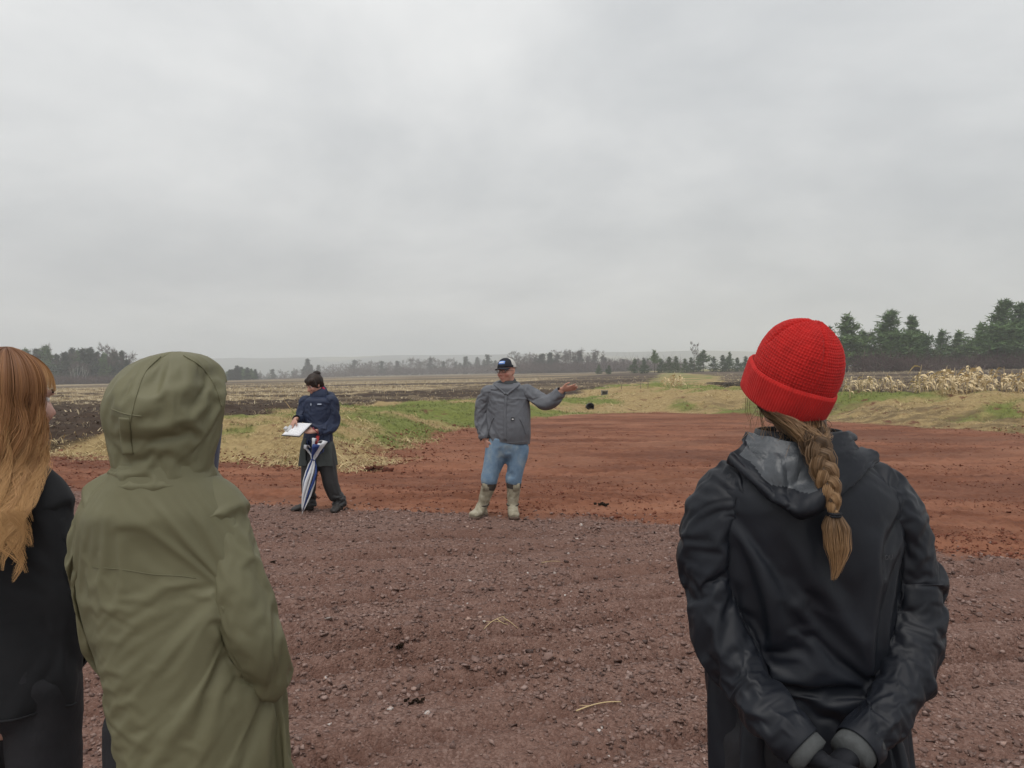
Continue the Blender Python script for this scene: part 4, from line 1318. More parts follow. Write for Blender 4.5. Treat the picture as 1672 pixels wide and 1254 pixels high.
for arm in (la, ra):
    A = catmull([tuple(p) + (r,) for p, r in arm], 4)
    mb.tube(A[:, :3], list(A[:, 3] - .017), 14)
add_collider(mb, .013)
pin = np.where(V[:, 2] > WA(1303, 742).z, 1.0, 0.0)
jacketA = add_cloth('jacket', V, F, pin, .032, .05, MAT_BLACKNYLON, PA)
for arm in (la, ra):
    A, V, F, k = tube_cloth(arm, .0075, 56, .93)
    pin = np.where((k < 9) | (k > len(A) - 4), 1.0, 0.0)
    add_cloth('sleeve', V, F, pin, .15, .03, MAT_BLACKNYLON, jacketA)
    # fleece cuff that shows past the sleeve
    w0, w1 = Vector(A[-5][:3]), Vector(A[-1][:3])
    d = (w1 - w0).normalized()
    mbc = MB(); mbc.tube([w1 - d * .03, w1 - d * .005, w1 + d * .010, w1 + d * .020, w1 + d * .023, w1 + d * .02], [.034, .035, .035, .034, .030, .027], 26, cap=False)
    mbc.build('fleece_cuff', MAT_GREYKNIT, PA)
# trousers and shoes, below the picture
def trousers(parent, J, mat, g=1.0, voxel=0.012, hem=0.05, wide=1.0, name='trousers', top=0.12):
    mb = MB()
    pel = J['pelvis']
    hm = (J['hl'] + J['hr']) / 2
    mb.add(*rings([(hm.x, hm.y, hm.z - .06, .13 * g, .10 * g), (hm.x, hm.y, hm.z + .02, .165 * g, .12 * g), (hm.x, hm.y, hm.z + top, .148 * g, .108 * g)], 28, 2.3))
    for s in 'lr':
        H_, K_, A_ = J['h' + s], J['k' + s], J['a' + s]
        mb.tube([H_ + Vector((0, 0, 0.04)), H_.lerp(K_, 0.4), K_, K_.lerp(A_, 0.45), A_ + Vector((0, 0, hem - 0.05))], [0.092 * g, 0.088 * g, 0.070 * g * wide, 0.066 * g * wide, 0.064 * g * wide], 20)
    V, F = remesh(mb, voxel, 5)
    Nn = vnormals(V, F)
    V = V + Nn * (0.006 * fbm(V[:, 0] * 9 + V[:, 1] * 7, V[:, 2] * 13 + V[:, 0] * 4, 3, 0.5, 3.3))[:, None]
    return obj(name, V, F, mat, parent)
def shoes(parent, J, mat, r=0.046):
    for s in 'lr':
        mb = MB(); shoe(mb, J['a' + s], J['t' + s], r)
        V, F = remesh(mb, 0.007, 4)
        V[:, 2] = np.maximum(V[:, 2], 0.004 + hz(J['a' + s].x, J['a' + s].y))
        obj('shoe', V, F, mat, parent)
trousers(PA, JA, MAT_DARKPANTS, 0.98)
shoes(PA, JA, MAT_SHOE)

# knit cap: waffle stitches run into darts at the crown, ribbed turned-up cuff
MAT_REDKNIT = fabric('red_wool', (0.48, 0.017, 0.015), 0.9, 0.2, 0.14, 40.0, 900, 0.6, 0.5, 260.0, 0.002, 0.08)
capM = Matrix.Rotation(R(3), 3, 'Y') @ headA.M @ Matrix.Rotation(R(22), 3, 'X') @ Matrix.Rotation(R(-3), 3, 'Y')
capC = WA(1296, 612, 0.004)
CRX, CRY, CRZ, CZ0 = 0.0700, 0.0835, 0.1080, -0.058
def cap_point(th, z, off):
    """point on the cap at angle th and local height z"""
    f = np.where(z > 0, np.sqrt(np.maximum(0, 1 - np.clip(z / CRZ, 0, 1) ** 2.5)), 1.0 - 0.05 * (z / CZ0) ** 2)
    n = np.stack([np.cos(th) * np.maximum(f, 0.05) / CRX, np.sin(th) * np.maximum(f, 0.05) / CRY, np.where(z > 0, z / CRZ ** 2 * 1.0, 0.0)], -1)
    n /= np.linalg.norm(n, axis=-1, keepdims=True)
    return np.stack([CRX * f * np.cos(th), CRY * f * np.sin(th), z], -1) + n * off[..., None], f
def grid_faces(nu, nv, wrap=True):
    i = np.arange(nu * nv).reshape(nv, nu)
    j = np.roll(i, -1, 1) if wrap else None
    if wrap: return np.stack([i[:-1], j[:-1], j[1:], i[1:]], -1).reshape(-1, 4)
    return np.stack([i[:-1, :-1], i[:-1, 1:], i[1:, 1:], i[1:, :-1]], -1).reshape(-1, 4)
nu, nv = 400, 130
u = np.linspace(0, 2 * PI, nu, endpoint=False)
arc = np.linspace(0, 1, nv)
zz = np.where(arc < 0.28, CZ0 + (0 - CZ0) * arc / 0.28, CRZ * np.sin(np.clip((arc - 0.28) / 0.72, 0, 1) * PI / 2))
TH, ZZ = np.meshgrid(u, zz); _, AR = np.meshgrid(u, arc)
_, f0 = cap_point(TH, ZZ, np.zeros_like(TH))
sect = PI / 2
loc = (TH + 0.5) % sect - sect / 2                      # four gores
cell = 0.0068
sx = 0.098 * np.maximum(f0, 0.02) * loc / cell
sv = AR * 0.215 / (cell * 0.82)
wf = 0.5 - 0.5 * np.maximum(np.abs(np.sin(PI * sx)) ** 3, np.abs(np.sin(PI * sv)) ** 3)
wf = -np.maximum(np.abs(np.cos(PI * sx)) ** 6, np.abs(np.cos(PI * sv)) ** 6)
dart = np.exp(-((sect / 2 - np.abs(loc)) * 0.098 * np.maximum(f0, 0.03) / 0.0042) ** 2) * sstep(0.42, 0.62, AR)
rim = 0.0010 * np.sin(TH * 5 + 1) + 0.0014 * np.sin(TH * 3 - AR * 7)
off = 0.0045 * sstep(0.1, 0.4, AR) + 0.0010 * fbm(sx * 1.0 + TH * 40, sv * 1.0, 2) + 0.0028 * wf * sstep(0.99, 0.93, AR) - 0.0062 * dart + rim
pts, _ = cap_point(TH, ZZ, off)
Wp = pts.reshape(-1, 3) @ np.array(capM).T + np.array(capC)
cap = obj('knit_cap', Wp, grid_faces(nu, nv), MAT_REDKNIT, PA)
nu2, nv2 = 520, 36
u = np.linspace(0, 2 * PI, nu2, endpoint=False); a2 = np.linspace(0, 1, nv2)
TH, AA = np.meshgrid(u, a2)
prof_z = np.interp(AA, [0, .08, .2, .8, .92, 1.0], [CZ0 + 0.010, CZ0 - 0.006, CZ0 - 0.002, CZ0 + 0.052, CZ0 + 0.0585, CZ0 + 0.052])
prof_o = np.interp(AA, [0, .08, .2, .8, .92, 1.0], [0.001, 0.0040, 0.0088, 0.0092, 0.0055, 0.001])
rib = 0.0017 * np.abs(np.sin(TH * 54)) ** 0.7 * sstep(0, .12, AA) * sstep(1.0, .88, AA)
wob = 0.0018 * np.sin(TH * 4 + 2) + 0.0012 * np.sin(TH * 7)
pts, _ = cap_point(TH, np.minimum(prof_z, 0.0) + 0.0015 * np.sin(TH * 3 + 1), prof_o + rib + wob * sstep(0.2, 0.9, AA))
Wp = pts.reshape(-1, 3) @ np.array(capM).T + np.array(capC)
obj('cuff', Wp, grid_faces(nu2, nv2), MAT_REDKNIT, cap)

# hair gathered from under the cap into a braid
MAT_BLOND = hair_mat('dark_blond_hair', (0.070, 0.044, 0.027), (0.185, 0.112, 0.060), (0.37, 0.22, 0.108))
rngA = np.random.RandomState(31)
BR = np.array([tuple(WA(a, b, d)) for a, b, d in [(1322, 708, -.098), (1336, 738, -.120), (1346, 768, -.140), (1354, 800, -.152), (1362, 838, -.158)]])
BR = catmull(BR, 24)
nb = len(BR); tb = np.linspace(0, 1, nb)
Wd = np.interp(tb, [0, .15, .5, .8, .95, 1], [.017, .0185, .0160, .0130, .008, .0056])
tan = np.gradient(BR, axis=0); tan /= np.linalg.norm(tan, axis=1, keepdims=True)
side = np.cross(tan, np.array([0, -1.0, 0.1])); side /= np.linalg.norm(side, axis=1, keepdims=True)
outw = np.cross(side, tan); outw *= np.sign((outw * np.array([0, -1, 0])).sum(1))[:, None]
hs, tints = [], []
turns = 1.9
for q in range(3):
    ph = 2 * PI * (tb * turns + q / 3)
    cen = BR + side * (Wd * 0.78 * np.sin(ph))[:, None] + outw * (Wd * 0.50 * np.sin(2 * ph))[:, None]
    tq = np.gradient(cen, axis=0); tq /= np.linalg.norm(tq, axis=1, keepdims=True)
    s2 = np.cross(tq, outw); s2 /= np.linalg.norm(s2, axis=1, keepdims=True); o2 = np.cross(s2, tq)
    for j in range(420):
        rr_ = math.sqrt(rngA.rand()) if j % 2 else 1.0
        a = rngA.rand() * 2 * PI
        fuzz = 1.0 + (0.25 * abs(rngA.randn()) if j % 9 == 0 else 0.0)
        tw = a + tb * 1.2
        p = cen + s2 * (Wd * 0.60 * rr_ * np.cos(tw) * fuzz)[:, None] + o2 * (Wd * 0.46 * rr_ * np.sin(tw) * fuzz)[:, None]
        hs.append(p[::4]); tints.append(0.35 + 0.5 * rngA.rand())
hair_root = None
kk = len(hs[0])
TL = np.array([tuple(WA(a, b, d)) for a, b, d in [(1362, 836, -.158), (1364, 856, -.160), (1367, 885, -.160), (1368, 915, -.158), (1361, 950, -.154)]])
TL = catmull(TL, 12)
# nape: hair drawn from the cap's edge to the top of the braid
nape = []
for j in range(3600):
    a = rngA.uniform(-1.75, 1.65)
    th = -PI / 2 + a * 0.98
    lowz = CZ0 + rngA.uniform(-.008, .012)
    p0 = np.array(capC) + np.array(capM) @ np.array([CRX * 0.93 * math.cos(th), CRY * 0.93 * math.sin(th), lowz])
    end = BR[12] + side[12] * 0.021 * rngA.uniform(-1, 1) + outw[6] * 0.010 * rngA.uniform(-1, 1.2)
    mid = p0 * 0.45 + end * 0.55 + np.array([0, -0.020 - 0.016 * rngA.rand() * (1 - abs(a) / 2), -0.012 * (1 - abs(a) / 2.4)]) + rngA.randn(3) * 0.0030
    q1 = p0 * 0.82 + end * 0.18 + np.array([0, -0.004, -0.012])
    nape.append(catmull([p0, q1, mid, end], 5))
hair = strands('hair', nape, np.full(len(nape), .00055), MAT_BLOND, PA, tint=0.05 + 0.5 * rngA.rand(len(nape)), ribbon=True)
# flyaways
fly = []
for j in range(130):
    th = -PI / 2 + rngA.uniform(-1.7, 1.7)
    p0 = np.array(capC) + np.array(capM) @ np.array([CRX * 0.97 * math.cos(th), CRY * 0.97 * math.sin(th), CZ0])
    d = np.array([rngA.randn() * 0.35, -0.25 + 0.2 * rngA.randn(), -1.0]); d /= np.linalg.norm(d)
    Ln = rngA.uniform(0.025, 0.11)
    fly.append(catmull([p0, p0 + d * Ln * .4 + rngA.randn(3) * .004, p0 + d * Ln * .7 + rngA.randn(3) * .008, p0 + d * Ln + rngA.randn(3) * .012], 6))
for px_ in (1222, 1226, 1219):      # loose locks at the left temple
    p0 = np.array(WA(px_, 640, 0.06))
    fly.append(catmull([p0, np.array(WA(px_ - 2, 668, 0.055)), np.array(WA(px_ + 4, 690, 0.05)), np.array(WA(px_ + 7, 705 + 4 * rngA.rand(), 0.05))], 6))
lh = strands('loose_hair', fly, np.full(len(fly), .00045), MAT_BLOND, hair, tint=0.3 + 0.3 * rngA.rand(len(fly)))
tag(lh, kind='stuff')
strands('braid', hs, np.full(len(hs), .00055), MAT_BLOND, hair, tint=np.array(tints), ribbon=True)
tail = []
tt = np.linspace(0, 1, len(TL))
tw_ = np.interp(tt, [0, .08, .3, .6, .85, 1], [.0060, .009, .0165, .0150, .0065, .0012])
for j in range(1200):
    r1, r2 = rngA.randn(2) * 0.55
    r1, r2 = np.clip([r1, r2], -1.25, 1.25)
    w1 = 0.0035 * np.sin(tt * (5 + 3 * rngA.rand()) + rngA.rand() * 6)
    cutl = 1.0 - 0.5 * rngA.rand()
    T_ = TL + np.outer(tw_ * r1 + w1 * tt, [1, 0, 0]) + np.outer(tw_ * 0.55 * r2, [0, 1, 0])
    n_ = max(6, int(len(TL) * cutl))
    idx = np.linspace(0, n_ - 1, 26)
    tail.append(np.stack([np.interp(idx, np.arange(len(TL)), T_[:, c]) for c in range(3)], 1))
strands('braid_tail', tail, np.full(len(tail), .0005), MAT_BLOND, hair, tint=0.55 + 0.45 * rngA.rand(len(tail)), ribbon=True)
mb = MB()
for dz in (-0.0025, 0.0015):
    c = TL[2] + np.array([0, 0, dz])
    mb.tube([c + np.array([math.cos(a) * .0105, math.sin(a) * .0095, 0.001 * math.sin(a)]) for a in np.linspace(0, 2 * PI, 20)], .0022, 6, cap=False)
mb.build('hair_tie', MAT_GLOVE, hair)
# inner core so that no gap shows between the strands
mb = MB(); mb.tube(BR[::4], list(Wd[::4] * 0.72), 10, flat=0.8)
mb.tube(TL[::3], list(tw_[::3] * 0.55), 8, flat=0.6)
core = mb.build('hair_core', MAT_BLOND, hair)
mb = MB(); mb.tube([WA(1298, 650, .010), WA(1302, 680, -.008), WA(1312, 702, -.034), WA(1324, 724, -.068), WA(1334, 744, -.098)], [(.060, .026), (.056, .028), (.046, .026), (.028, .018), (.016, .012)], 20, up=(0, -1, 0))
V, F = remesh(mb, .006, 3); nh = obj('nape_hair', V, F, MAT_BLOND, hair)
for an_ in ('tint', 'along'):
    at = nh.data.attributes.new(an_, 'FLOAT', 'POINT'); at.data.foreach_set('value', (0.22 + 0.5 * vnoise(V[:, 0] * 700, V[:, 2] * 60)).astype(np.float32))

# hood lying open on the back: grey inside, black rolled edge
def hood_grid(nu=90, nv=46):
    U = np.linspace(-1, 1, nu); Vv = np.linspace(0, 1, nv)
    out = np.zeros((nv, nu, 3))
    for i, u_ in enumerate(U):
        neck = WA(1303 + 84 * u_, 722 - 16 * abs(u_) ** 1.5 - 4 * (u_ > 0), -0.070 + 0.075 * abs(u_) ** 1.7)
        lipx = 1312 + 120 * u_ * (0.80 + 0.20 * abs(u_))
        lipy = 832 - 92 * abs(u_) ** 1.55
        lip = WA(lipx, lipy, -0.162 + 0.125 * abs(u_) ** 1.5)
        outr = WA(lipx + 3 * u_, lipy + 12, -0.142 + 0.115 * abs(u_) ** 1.5)
        mid = WA(1307 + 100 * u_, 722 + (lipy - 722) * 0.55, -0.116 + 0.100 * abs(u_) ** 1.6)
        prof = catmull([neck, mid, lip, WA(lipx + 2 * u_, lipy + 7, -0.163 + 0.125 * abs(u_) ** 1.5), outr], 12)
        dd = np.r_[0, np.cumsum(np.linalg.norm(np.diff(prof, axis=0), axis=1))]; dd /= dd[-1]
        for c in range(3): out[:, i, c] = np.interp(Vv, dd, prof[:, c])
    return out, U, Vv
HG, HU, HV = hood_grid()
uu, vv = np.meshgrid(HU, HV)
fold = 0.011 * np.sin(vv * 9 + uu * 3.0 + 1.3 * np.sin(uu * 4)) * sstep(0.05, 0.3, vv) * sstep(0.9, 0.7, vv)
fold += 0.016 * fbm(uu * 3.1 + 3, vv * 3.4 + uu, 4, 0.6, 2.2) * sstep(0, 0.2, vv)
fold += 0.010 * np.exp(-((uu - 0.52 + 0.35 * vv) / 0.10) ** 2) + 0.008 * np.exp(-((uu + 0.55 - 0.30 * vv) / 0.09) ** 2)
HG[..., 1] -= fold; HG[..., 2] += 0.35 * fold
def text_mesh(name, body, size, loc, rot, mat, parent, extr=0.0006):
    cu = bpy.data.curves.new(name, 'FONT'); cu.body = body; cu.size = size; cu.extrude = extr
    o = bpy.data.objects.new('tmp_text', cu); COL.objects.link(o)
    dgr = bpy.context.evaluated_depsgraph_get(); dgr.update()
    me = bpy.data.meshes.new_from_object(o.evaluated_get(dgr))
    bpy.data.objects.remove(o)
    me.name = name
    n = link_mesh(name, me, mat, parent, False)
    n.location = Vector(loc) - base_of(parent); n.rotation_euler = rot
    return n
MAT_FAINT = simple_mat('faint_print', (0.055, 0.056, 0.062), 0.6, 0.05)
def postA(d):
    # the hood rests on the creased back
    Vj = d['V']; ax, ay = to_px(Vj); hx_, hy_ = to_px(HG)
    for r_ in range(HG.shape[0]):
        for c_ in range(HG.shape[1]):
            q = (ax - hx_[r_, c_]) ** 2 + (ay - hy_[r_, c_]) ** 2 < 110
            if q.any():
                lim = Vj[q, 1].min() - 0.009 + 0.006 * (r_ / 45.0)
                if HG[r_, c_, 1] > lim:
                    HG[r_, c_] = P(hx_[r_, c_], hy_[r_, c_], lim)
    for _ in range(6):
        HG[1:-1, 1:-1, 1] = (HG[:-2, 1:-1, 1] + HG[2:, 1:-1, 1] + HG[1:-1, :-2, 1] + HG[1:-1, 2:, 1] + 2 * HG[1:-1, 1:-1, 1]) / 6
    gf = grid_faces(90, 46, False)
    cen = (vv[:-1, :-1] + vv[1:, 1:]).reshape(-1) / 2; cu = (uu[:-1, :-1] + uu[1:, 1:]).reshape(-1) / 2
    lin = (cen < 0.62 + 0.05 * np.sin(cu * 9)) & (cu < 0.36 - 0.25 * cen) & (cu > -0.93)
    hood = obj('hood', HG.reshape(-1, 3), gf, [MAT_BLACKNYLON, MAT_LINING], d['obj'])
    hood.data.polygons.foreach_set('material_index', lin.astype(np.int32))
    m = hood.modifiers.new('thick', 'SOLIDIFY'); m.thickness = 0.005; m.offset = -1
    m = hood.modifiers.new('s', 'SUBSURF'); m.levels = 1; m.render_levels = 1
    # collar edge cord
    mb = MB(); mb.tube(HG[int(46 * .80)][2:-2], .0028, 6); mb.build('hood_hem', MAT_BLACKNYLON, hood)
    # back yoke seam, shoulder seams and the small print near the right arm
    V = d['V']
    p = on_surface(d, 1444, 914, 0.007)
    text_mesh('lettering', 'OU', 0.0118, p, (PI / 2, 0, R(14)), MAT_FAINT, d['obj'])
jacketA['post'] = postA
# ------------------------------------------------------------------ person in the green hooded raincoat
YB = 1.60
SB = YB / FPX
def WB(px, py, dy=0.0): return P(px, py, YB + dy)
PB = empty('person', (WB(300, 900).x, YB, 0.0), 'person seen from behind in an olive green raincoat with the hood up', 'person')
MAT_OLIVE = fabric('olive_shell', (0.146, 0.138, 0.078), 0.55, 0.32, 0.10, 4.0, 1400, 0.12, 0.12, 26.0, 0.004)
MAT_NAVYFLEECE = fabric('navy_fleece', (0.014, 0.020, 0.055), 0.9, 0.2, 0.2, 30.0, 700, 0.5, 0.3, 60.0, 0.003, 0.2)
headB = Head(WB(282, 682, 0.015), R(-48), 0, 0, 0.90)
bx = PB.location.x
laB = [(WB(235, 800, 0.0), .055), (WB(185, 822, .0), .068), (WB(163, 870, .0), .066), (WB(160, 930, .0), .060), (WB(166, 1000, .0), .057), (WB(186, 1060, .04), .055), (WB(215, 1100, .09), .052), (WB(240, 1120, .13), .046)]
raB = [(WB(315, 808, 0.0), .056), (WB(350, 830, .0), .066), (WB(371, 880, -.01), .066), (WB(384, 950, -.035), .066), (WB(403, 1015, -.045), .068), (WB(424, 1062, -.03), .066), (WB(436, 1098, .01), .058), (WB(432, 1132, .07), .047)]
JB = dict(pelvis=WB(310, 1190, 0.0), sl=WB(172, 850, 0.0), sr=WB(358, 852, 0.0), el=WB(166, 1010, 0.0), er=WB(404, 1030, -.04), wl=WB(240, 1120, .13), wr=WB(432, 1130, .07),
          hl=Vector((bx - .085, YB, .86)), hr=Vector((bx + .085, YB, .86)), kl=Vector((bx - .09, YB + .01, .47)), kr=Vector((bx + .09, YB + .01, .47)),
          al=Vector((bx - .10, YB, .09)), ar=Vector((bx + .10, YB, .09)), tl=Vector((bx - .10, YB + .15, .03)), tr=Vector((bx + .16, YB + .14, .03)))
JB['pl'], JB['pr'] = laB, raB
person_body(PB, headB, JB, 0.92, 0.010, [(JB['wl'], (0.7, 0.6, -0.4), (-0.5, 0.6, 0), (0, 0.4, 0.9), dict(curl=0.3, s=0.9)), (JB['wr'], (-0.3, 0.8, -0.5), (-0.8, 0, 0), (0, 0.5, 0.9), dict(curl=0.3, s=0.9))], (0.5, 0.32, 0.25))
levB = []
for (py, cx, hw, hd, dy) in [(752, 268, 74, .090, .0), (775, 268, 82, .098, .0), (795, 266, 102, .105, .0), (818, 264, 122, .115, .0), (850, 263, 134, .125, .0), (900, 263, 136, .134, .0), (960, 268, 134, .138, .0), (1030, 280, 134, .142, .0), (1100, 297, 138, .146, .0), (1180, 312, 140, .15, 0), (1254, 322, 141, .152, 0), (1350, 326, 146, .156, 0)]:
    p = WB(cx, py, dy); levB.append((p.x, p.y, p.z, hw * SB, hd))
AxB, V, F, k = stack_cloth(levB, .0095, 112)
an = (np.arange(len(V)) % 112) / 112 * 2 * PI
zt = WB(268, 800).z
fl = (0.007 * fbm(an * 2.4, V[:, 2] * 2.6, 3, 0.6, 15.5) + 0.004 * np.sin(an * 7 + 2 * np.sin(an * 2))) * sstep(zt, zt - 0.18, V[:, 2])
cxy = np.array([np.interp(V[:, 2], AxB[::-1, 2], AxB[::-1, 0]), np.interp(V[:, 2], AxB[::-1, 2], AxB[::-1, 1])]).T
rd = V[:, :2] - cxy; rd /= np.maximum(np.linalg.norm(rd, axis=1, keepdims=True), 1e-6)
V[:, :2] += rd * fl[:, None]
mb = MB()
mb.add(*rings([(a[0], a[1], a[2], a[3] - (0.008 if a[2] > zt - .06 else 0.030), a[4] - (0.008 if a[2] > zt - .06 else 0.036)) for a in AxB[::3]], 36, 2.2))
for arm in (laB, raB):
    A = catmull([tuple(p) + (r,) for p, r in arm], 4)
    mb.tube(A[:, :3], list(A[:, 3] - .020), 14)
mb.ell(headB.w(0, -0.012, 0.015), (.104, .122, .118), 20, 14, headB.M)
mb.tube([WB(278, 690, .005), WB(276, 745, .005), WB(270, 800, 0)], [.098, .088, .086], 18)
add_collider(mb, .016)
pin = np.where(V[:, 2] > WB(268, 792).z, 1.0, 0.0)
jacketB = add_cloth('raincoat', V, F, pin, .016, .10, MAT_OLIVE, PB)
for arm in (laB, raB):
    A, V, F, k = tube_cloth(arm, .0095, 46, .96)
    pin = np.where((k < 8) | (k > len(A) - 4), 1.0, 0.0)
    add_cloth('sleeve', V, F, pin, .085, .16, MAT_OLIVE, jacketB)
# hood: rings read off the outline, opened on the side the person looks to
hl_ = []
for py, x0, x1 in ((572.6, 283, 287), (574.5, 266, 304), (579, 248, 322), (588, 226, 338), (602, 207, 351), (624, 189, 364), (648, 180, 369), (668, 180, 369), (684, 185, 367), (698, 196, 364), (716, 194, 362), (738, 195, 354), (762, 194, 349), (782, 192, 347), (796, 196, 344)):
    p = WB((x0 + x1) / 2, py, 0.005)
    hw = (x1 - x0) / 2 * SB
    hl_.append((p.x, p.y, p.z, hw, min(hw * 1.08, .142) if py < 690 else hw * 1.05))
nH = 108
AxH, V, F, k = stack_cloth(hl_, .0095, nH, 2.1)
# face opening
ang = np.arctan2(V[:, 1] - headB.c.y, V[:, 0] - headB.c.x)
face = math.atan2((headB.M @ Vector((0, 1, 0))).y, (headB.M @ Vector((0, 1, 0))).x)
da = np.abs((ang - face + PI) % (2 * PI) - PI)
zl, zh = WB(268, 792).z, WB(268, 606).z
zq = (V[:, 2] - (zl + zh) / 2) / ((zh - zl) / 2)
opening = (da / R(47)) ** 2 + np.abs(zq) ** 2.6 < 1.0
keep = ~opening
nearbrim = (da / R(54)) ** 2 + np.abs(zq / 1.10) ** 2.6 < 1.0
pinH = np.where((V[:, 2] < WB(268, 782).z) | (V[:, 2] > WB(268, 576).z) | nearbrim, 1.0, 0.03)
# hollows and creases
dirn = V[:, :2] - cxy[0]
rdh = V - np.array([headB.c.x, headB.c.y, 0]); rdh[:, 2] = 0; rdh /= np.maximum(np.linalg.norm(rdh, axis=1, keepdims=True), 1e-6)
V += rdh * (0.012 * fbm(ang * 2.3, V[:, 2] * 9, 3, 0.6, 25.5))[:, None]
F = np.asarray(F); fk = keep[F].all(1); F = F[fk]
used = np.unique(F); mp = np.full(len(V), -1); mp[used] = np.arange(len(used))
Fh = mp[F]
hoodB = add_cloth('hood', V[used], Fh, pinH[used], .022, .14, MAT_OLIVE, jacketB)
# fleece collar inside the hood
mb = MB()
c0, c1 = WB(284, 790, .02), WB(290, 690, .03)
V, F = loft([c0, c0.lerp(c1, .5), c1, c1 + Vector((0, 0, -.01)), c0.lerp(c1, .4)], [.080, .083, .086, .080, .074], 40, 1.0, (0, 1, 0), cap=False)
mb.add(V, F)
V, F = mb.arrays()
fd = headB.M @ Vector((0, 1, 0))
obj('neck_gaiter', V + np.array([fd.x, fd.y, 0]) * 0.006, np.array(F), MAT_NAVYFLEECE, PB)
trousers(PB, JB, MAT_DARKPANTS, 0.92)
shoes(PB, JB, MAT_SHOE)
def postHoodB(d):
    V = d['V']; o = d['obj']
    # the closure of the crown
    seam('hood_seam', d, [(262, 582), (238, 606), (224, 640), (216, 672), (212, 690)], .0014, MAT_OLIVE, o, .0005)
    seam('hood_seam', d, [(300, 580), (330, 600), (352, 632), (362, 664)], .0014, MAT_OLIVE, o, .0005)
    seam('hood_seam', d, [(182, 668), (205, 676), (232, 680)], .0014, MAT_OLIVE, o, .0005)
    strap('adjuster_tab', d, [(203, 682), (204, 700), (206, 722), (209, 742)], .0115, .0024, MAT_OLIVE, o, .0035)
hoodB['post'] = postHoodB
def postJackB(d):
    V = d['V']; o = d['obj']
    seam('yoke_seam', d, [(150, 926), (200, 930), (250, 938), (290, 940), (320, 944)], .0009, MAT_OLIVE, o, .0005)
jacketB['post'] = postJackB
# ------------------------------------------------------------------ person with long red hair
YC = 1.80
SC = YC / FPX
def WC(px, py, dy=0.0): return P(px, py, YC + dy)
PC = empty('person', (WC(10, 900).x, YC, 0.0), 'person with long wavy copper hair in a black jacket at the left edge', 'person')
MAT_BLACKSOFT = fabric('black_softshell', (0.0125, 0.0130, 0.0150), 0.85, 0.25, 0.2, 8.0, 1000, 0.3, 0.25, 30.0, 0.004, 0.03)
headC = Head(WC(20, 655, 0.0), R(-21), 0, 0, 0.93)
bx = PC.location.x
raC = [(WC(30, 790, 0.0), .062), (WC(62, 812, 0.0), .070), (WC(80, 858, 0.0), .068), (WC(90, 930, -.01), .063), (WC(102, 1000, -.01), .060), (WC(106, 1060, .03), .057), (WC(96, 1095, .10), .050), (WC(80, 1110, .16), .044)]
laC = [(WC(-50, 785, 0.0), .062), (WC(-90, 812, 0.0), .070), (WC(-115, 860, 0.0), .068), (WC(-125, 930, 0), .063), (WC(-128, 1000, .0), .060), (WC(-115, 1060, .04), .057), (WC(-90, 1095, .11), .050), (WC(-70, 1108, .17), .044)]
JC = dict(pelvis=WC(-5, 1160, 0), sl=WC(-95, 835, 0), sr=WC(66, 835, 0), el=WC(-126, 1005, 0), er=WC(102, 1005, 0), wl=WC(-68, 1108, .17), wr=WC(78, 1110, .16),
          hl=Vector((bx - .085, YC, .86)), hr=Vector((bx + .085, YC, .86)), kl=Vector((bx - .09, YC + .01, .47)), kr=Vector((bx + .09, YC + .01, .47)),
          al=Vector((bx - .10, YC, .09)), ar=Vector((bx + .10, YC, .09)), tl=Vector((bx - .08, YC + .15, .03)), tr=Vector((bx + .16, YC + .13, .03)))
JC['pl'], JC['pr'] = laC, raC
person_body(PC, headC, JC, 0.92, 0.0065, [(JC['wl'], (0.9, 0.4, -0.1), (0, -0.8, -.2), (0, 0.2, 0.9), dict(curl=0.35, s=0.9)), (JC['wr'], (-0.9, 0.4, -0.1), (0, -0.8, -.2), (0, 0.2, 0.9), dict(curl=0.35, s=0.9))], (0.56, 0.36, 0.29), flush=0.25)
# eyes
MAT_EYE = simple_mat('eye', (0.05, 0.035, 0.03), 0.2, 0.2)
MAT_BROW = simple_mat('eyebrow', (0.07, 0.045, 0.035), 0.8, 0.3, 200)
MAT_EYEWHITE = simple_mat('eye_white', (0.62, 0.58, 0.55), 0.25, 0.05)
def face_bits(head, parent, brow_mat, s=1.0, sink=0.0):
    for q in (-1, 1):
        mb = MB(); mb.ell(head.w(q * 0.030, 0.0665 - sink, 0.001), (.014 * s, .014 * s, .0095 * s), 14, 8, head.M)
        e_ = mb.build('eye', MAT_EYEWHITE, parent)
        mb = MB(); mb.ell(head.w(q * 0.030, 0.0772 - sink, 0.001), (.0058 * s, .0045 * s, .0058 * s), 10, 6, head.M); mb.build('iris', MAT_EYE, e_)
        mb = MB(); mb.tube([head.w(q * 0.013, 0.090, 0.020), head.w(q * 0.030, 0.0905, 0.027), head.w(q * 0.049, 0.076, 0.021)], [.003 * s, .0038 * s, .0022 * s], 6); mb.build('eyebrow', brow_mat, parent)
face_bits(headC, PC, MAT_BROW, 1.0, 0.004)
levC = []
for (py, cx, hw, hd, dy) in [(735, -12, 58, .078, .0), (758, -12, 72, .088, .0), (780, -12, 96, .10, .0), (805, -12, 112, .112, .0), (850, -12, 120, .124, .0), (930, -8, 116, .128, .0), (1010, -5, 112, .128, .0), (1080, -3, 120, .138, .0), (1140, -2, 126, .145, 0)]:
    p = WC(cx, py, dy); levC.append((p.x, p.y, p.z, hw * SC, hd))
AxC, V, F, k = stack_cloth(levC, .0125, 84)
mb = MB()
mb.add(*rings([(a[0], a[1], a[2], a[3] - .022, a[4] - .026) for a in AxC[::2]], 32, 2.2))
for arm in (laC, raC):
    A = catmull([tuple(p) + (r,) for p, r in arm], 4)
    mb.tube(A[:, :3], list(A[:, 3] - .019), 12)
add_collider(mb, .018)
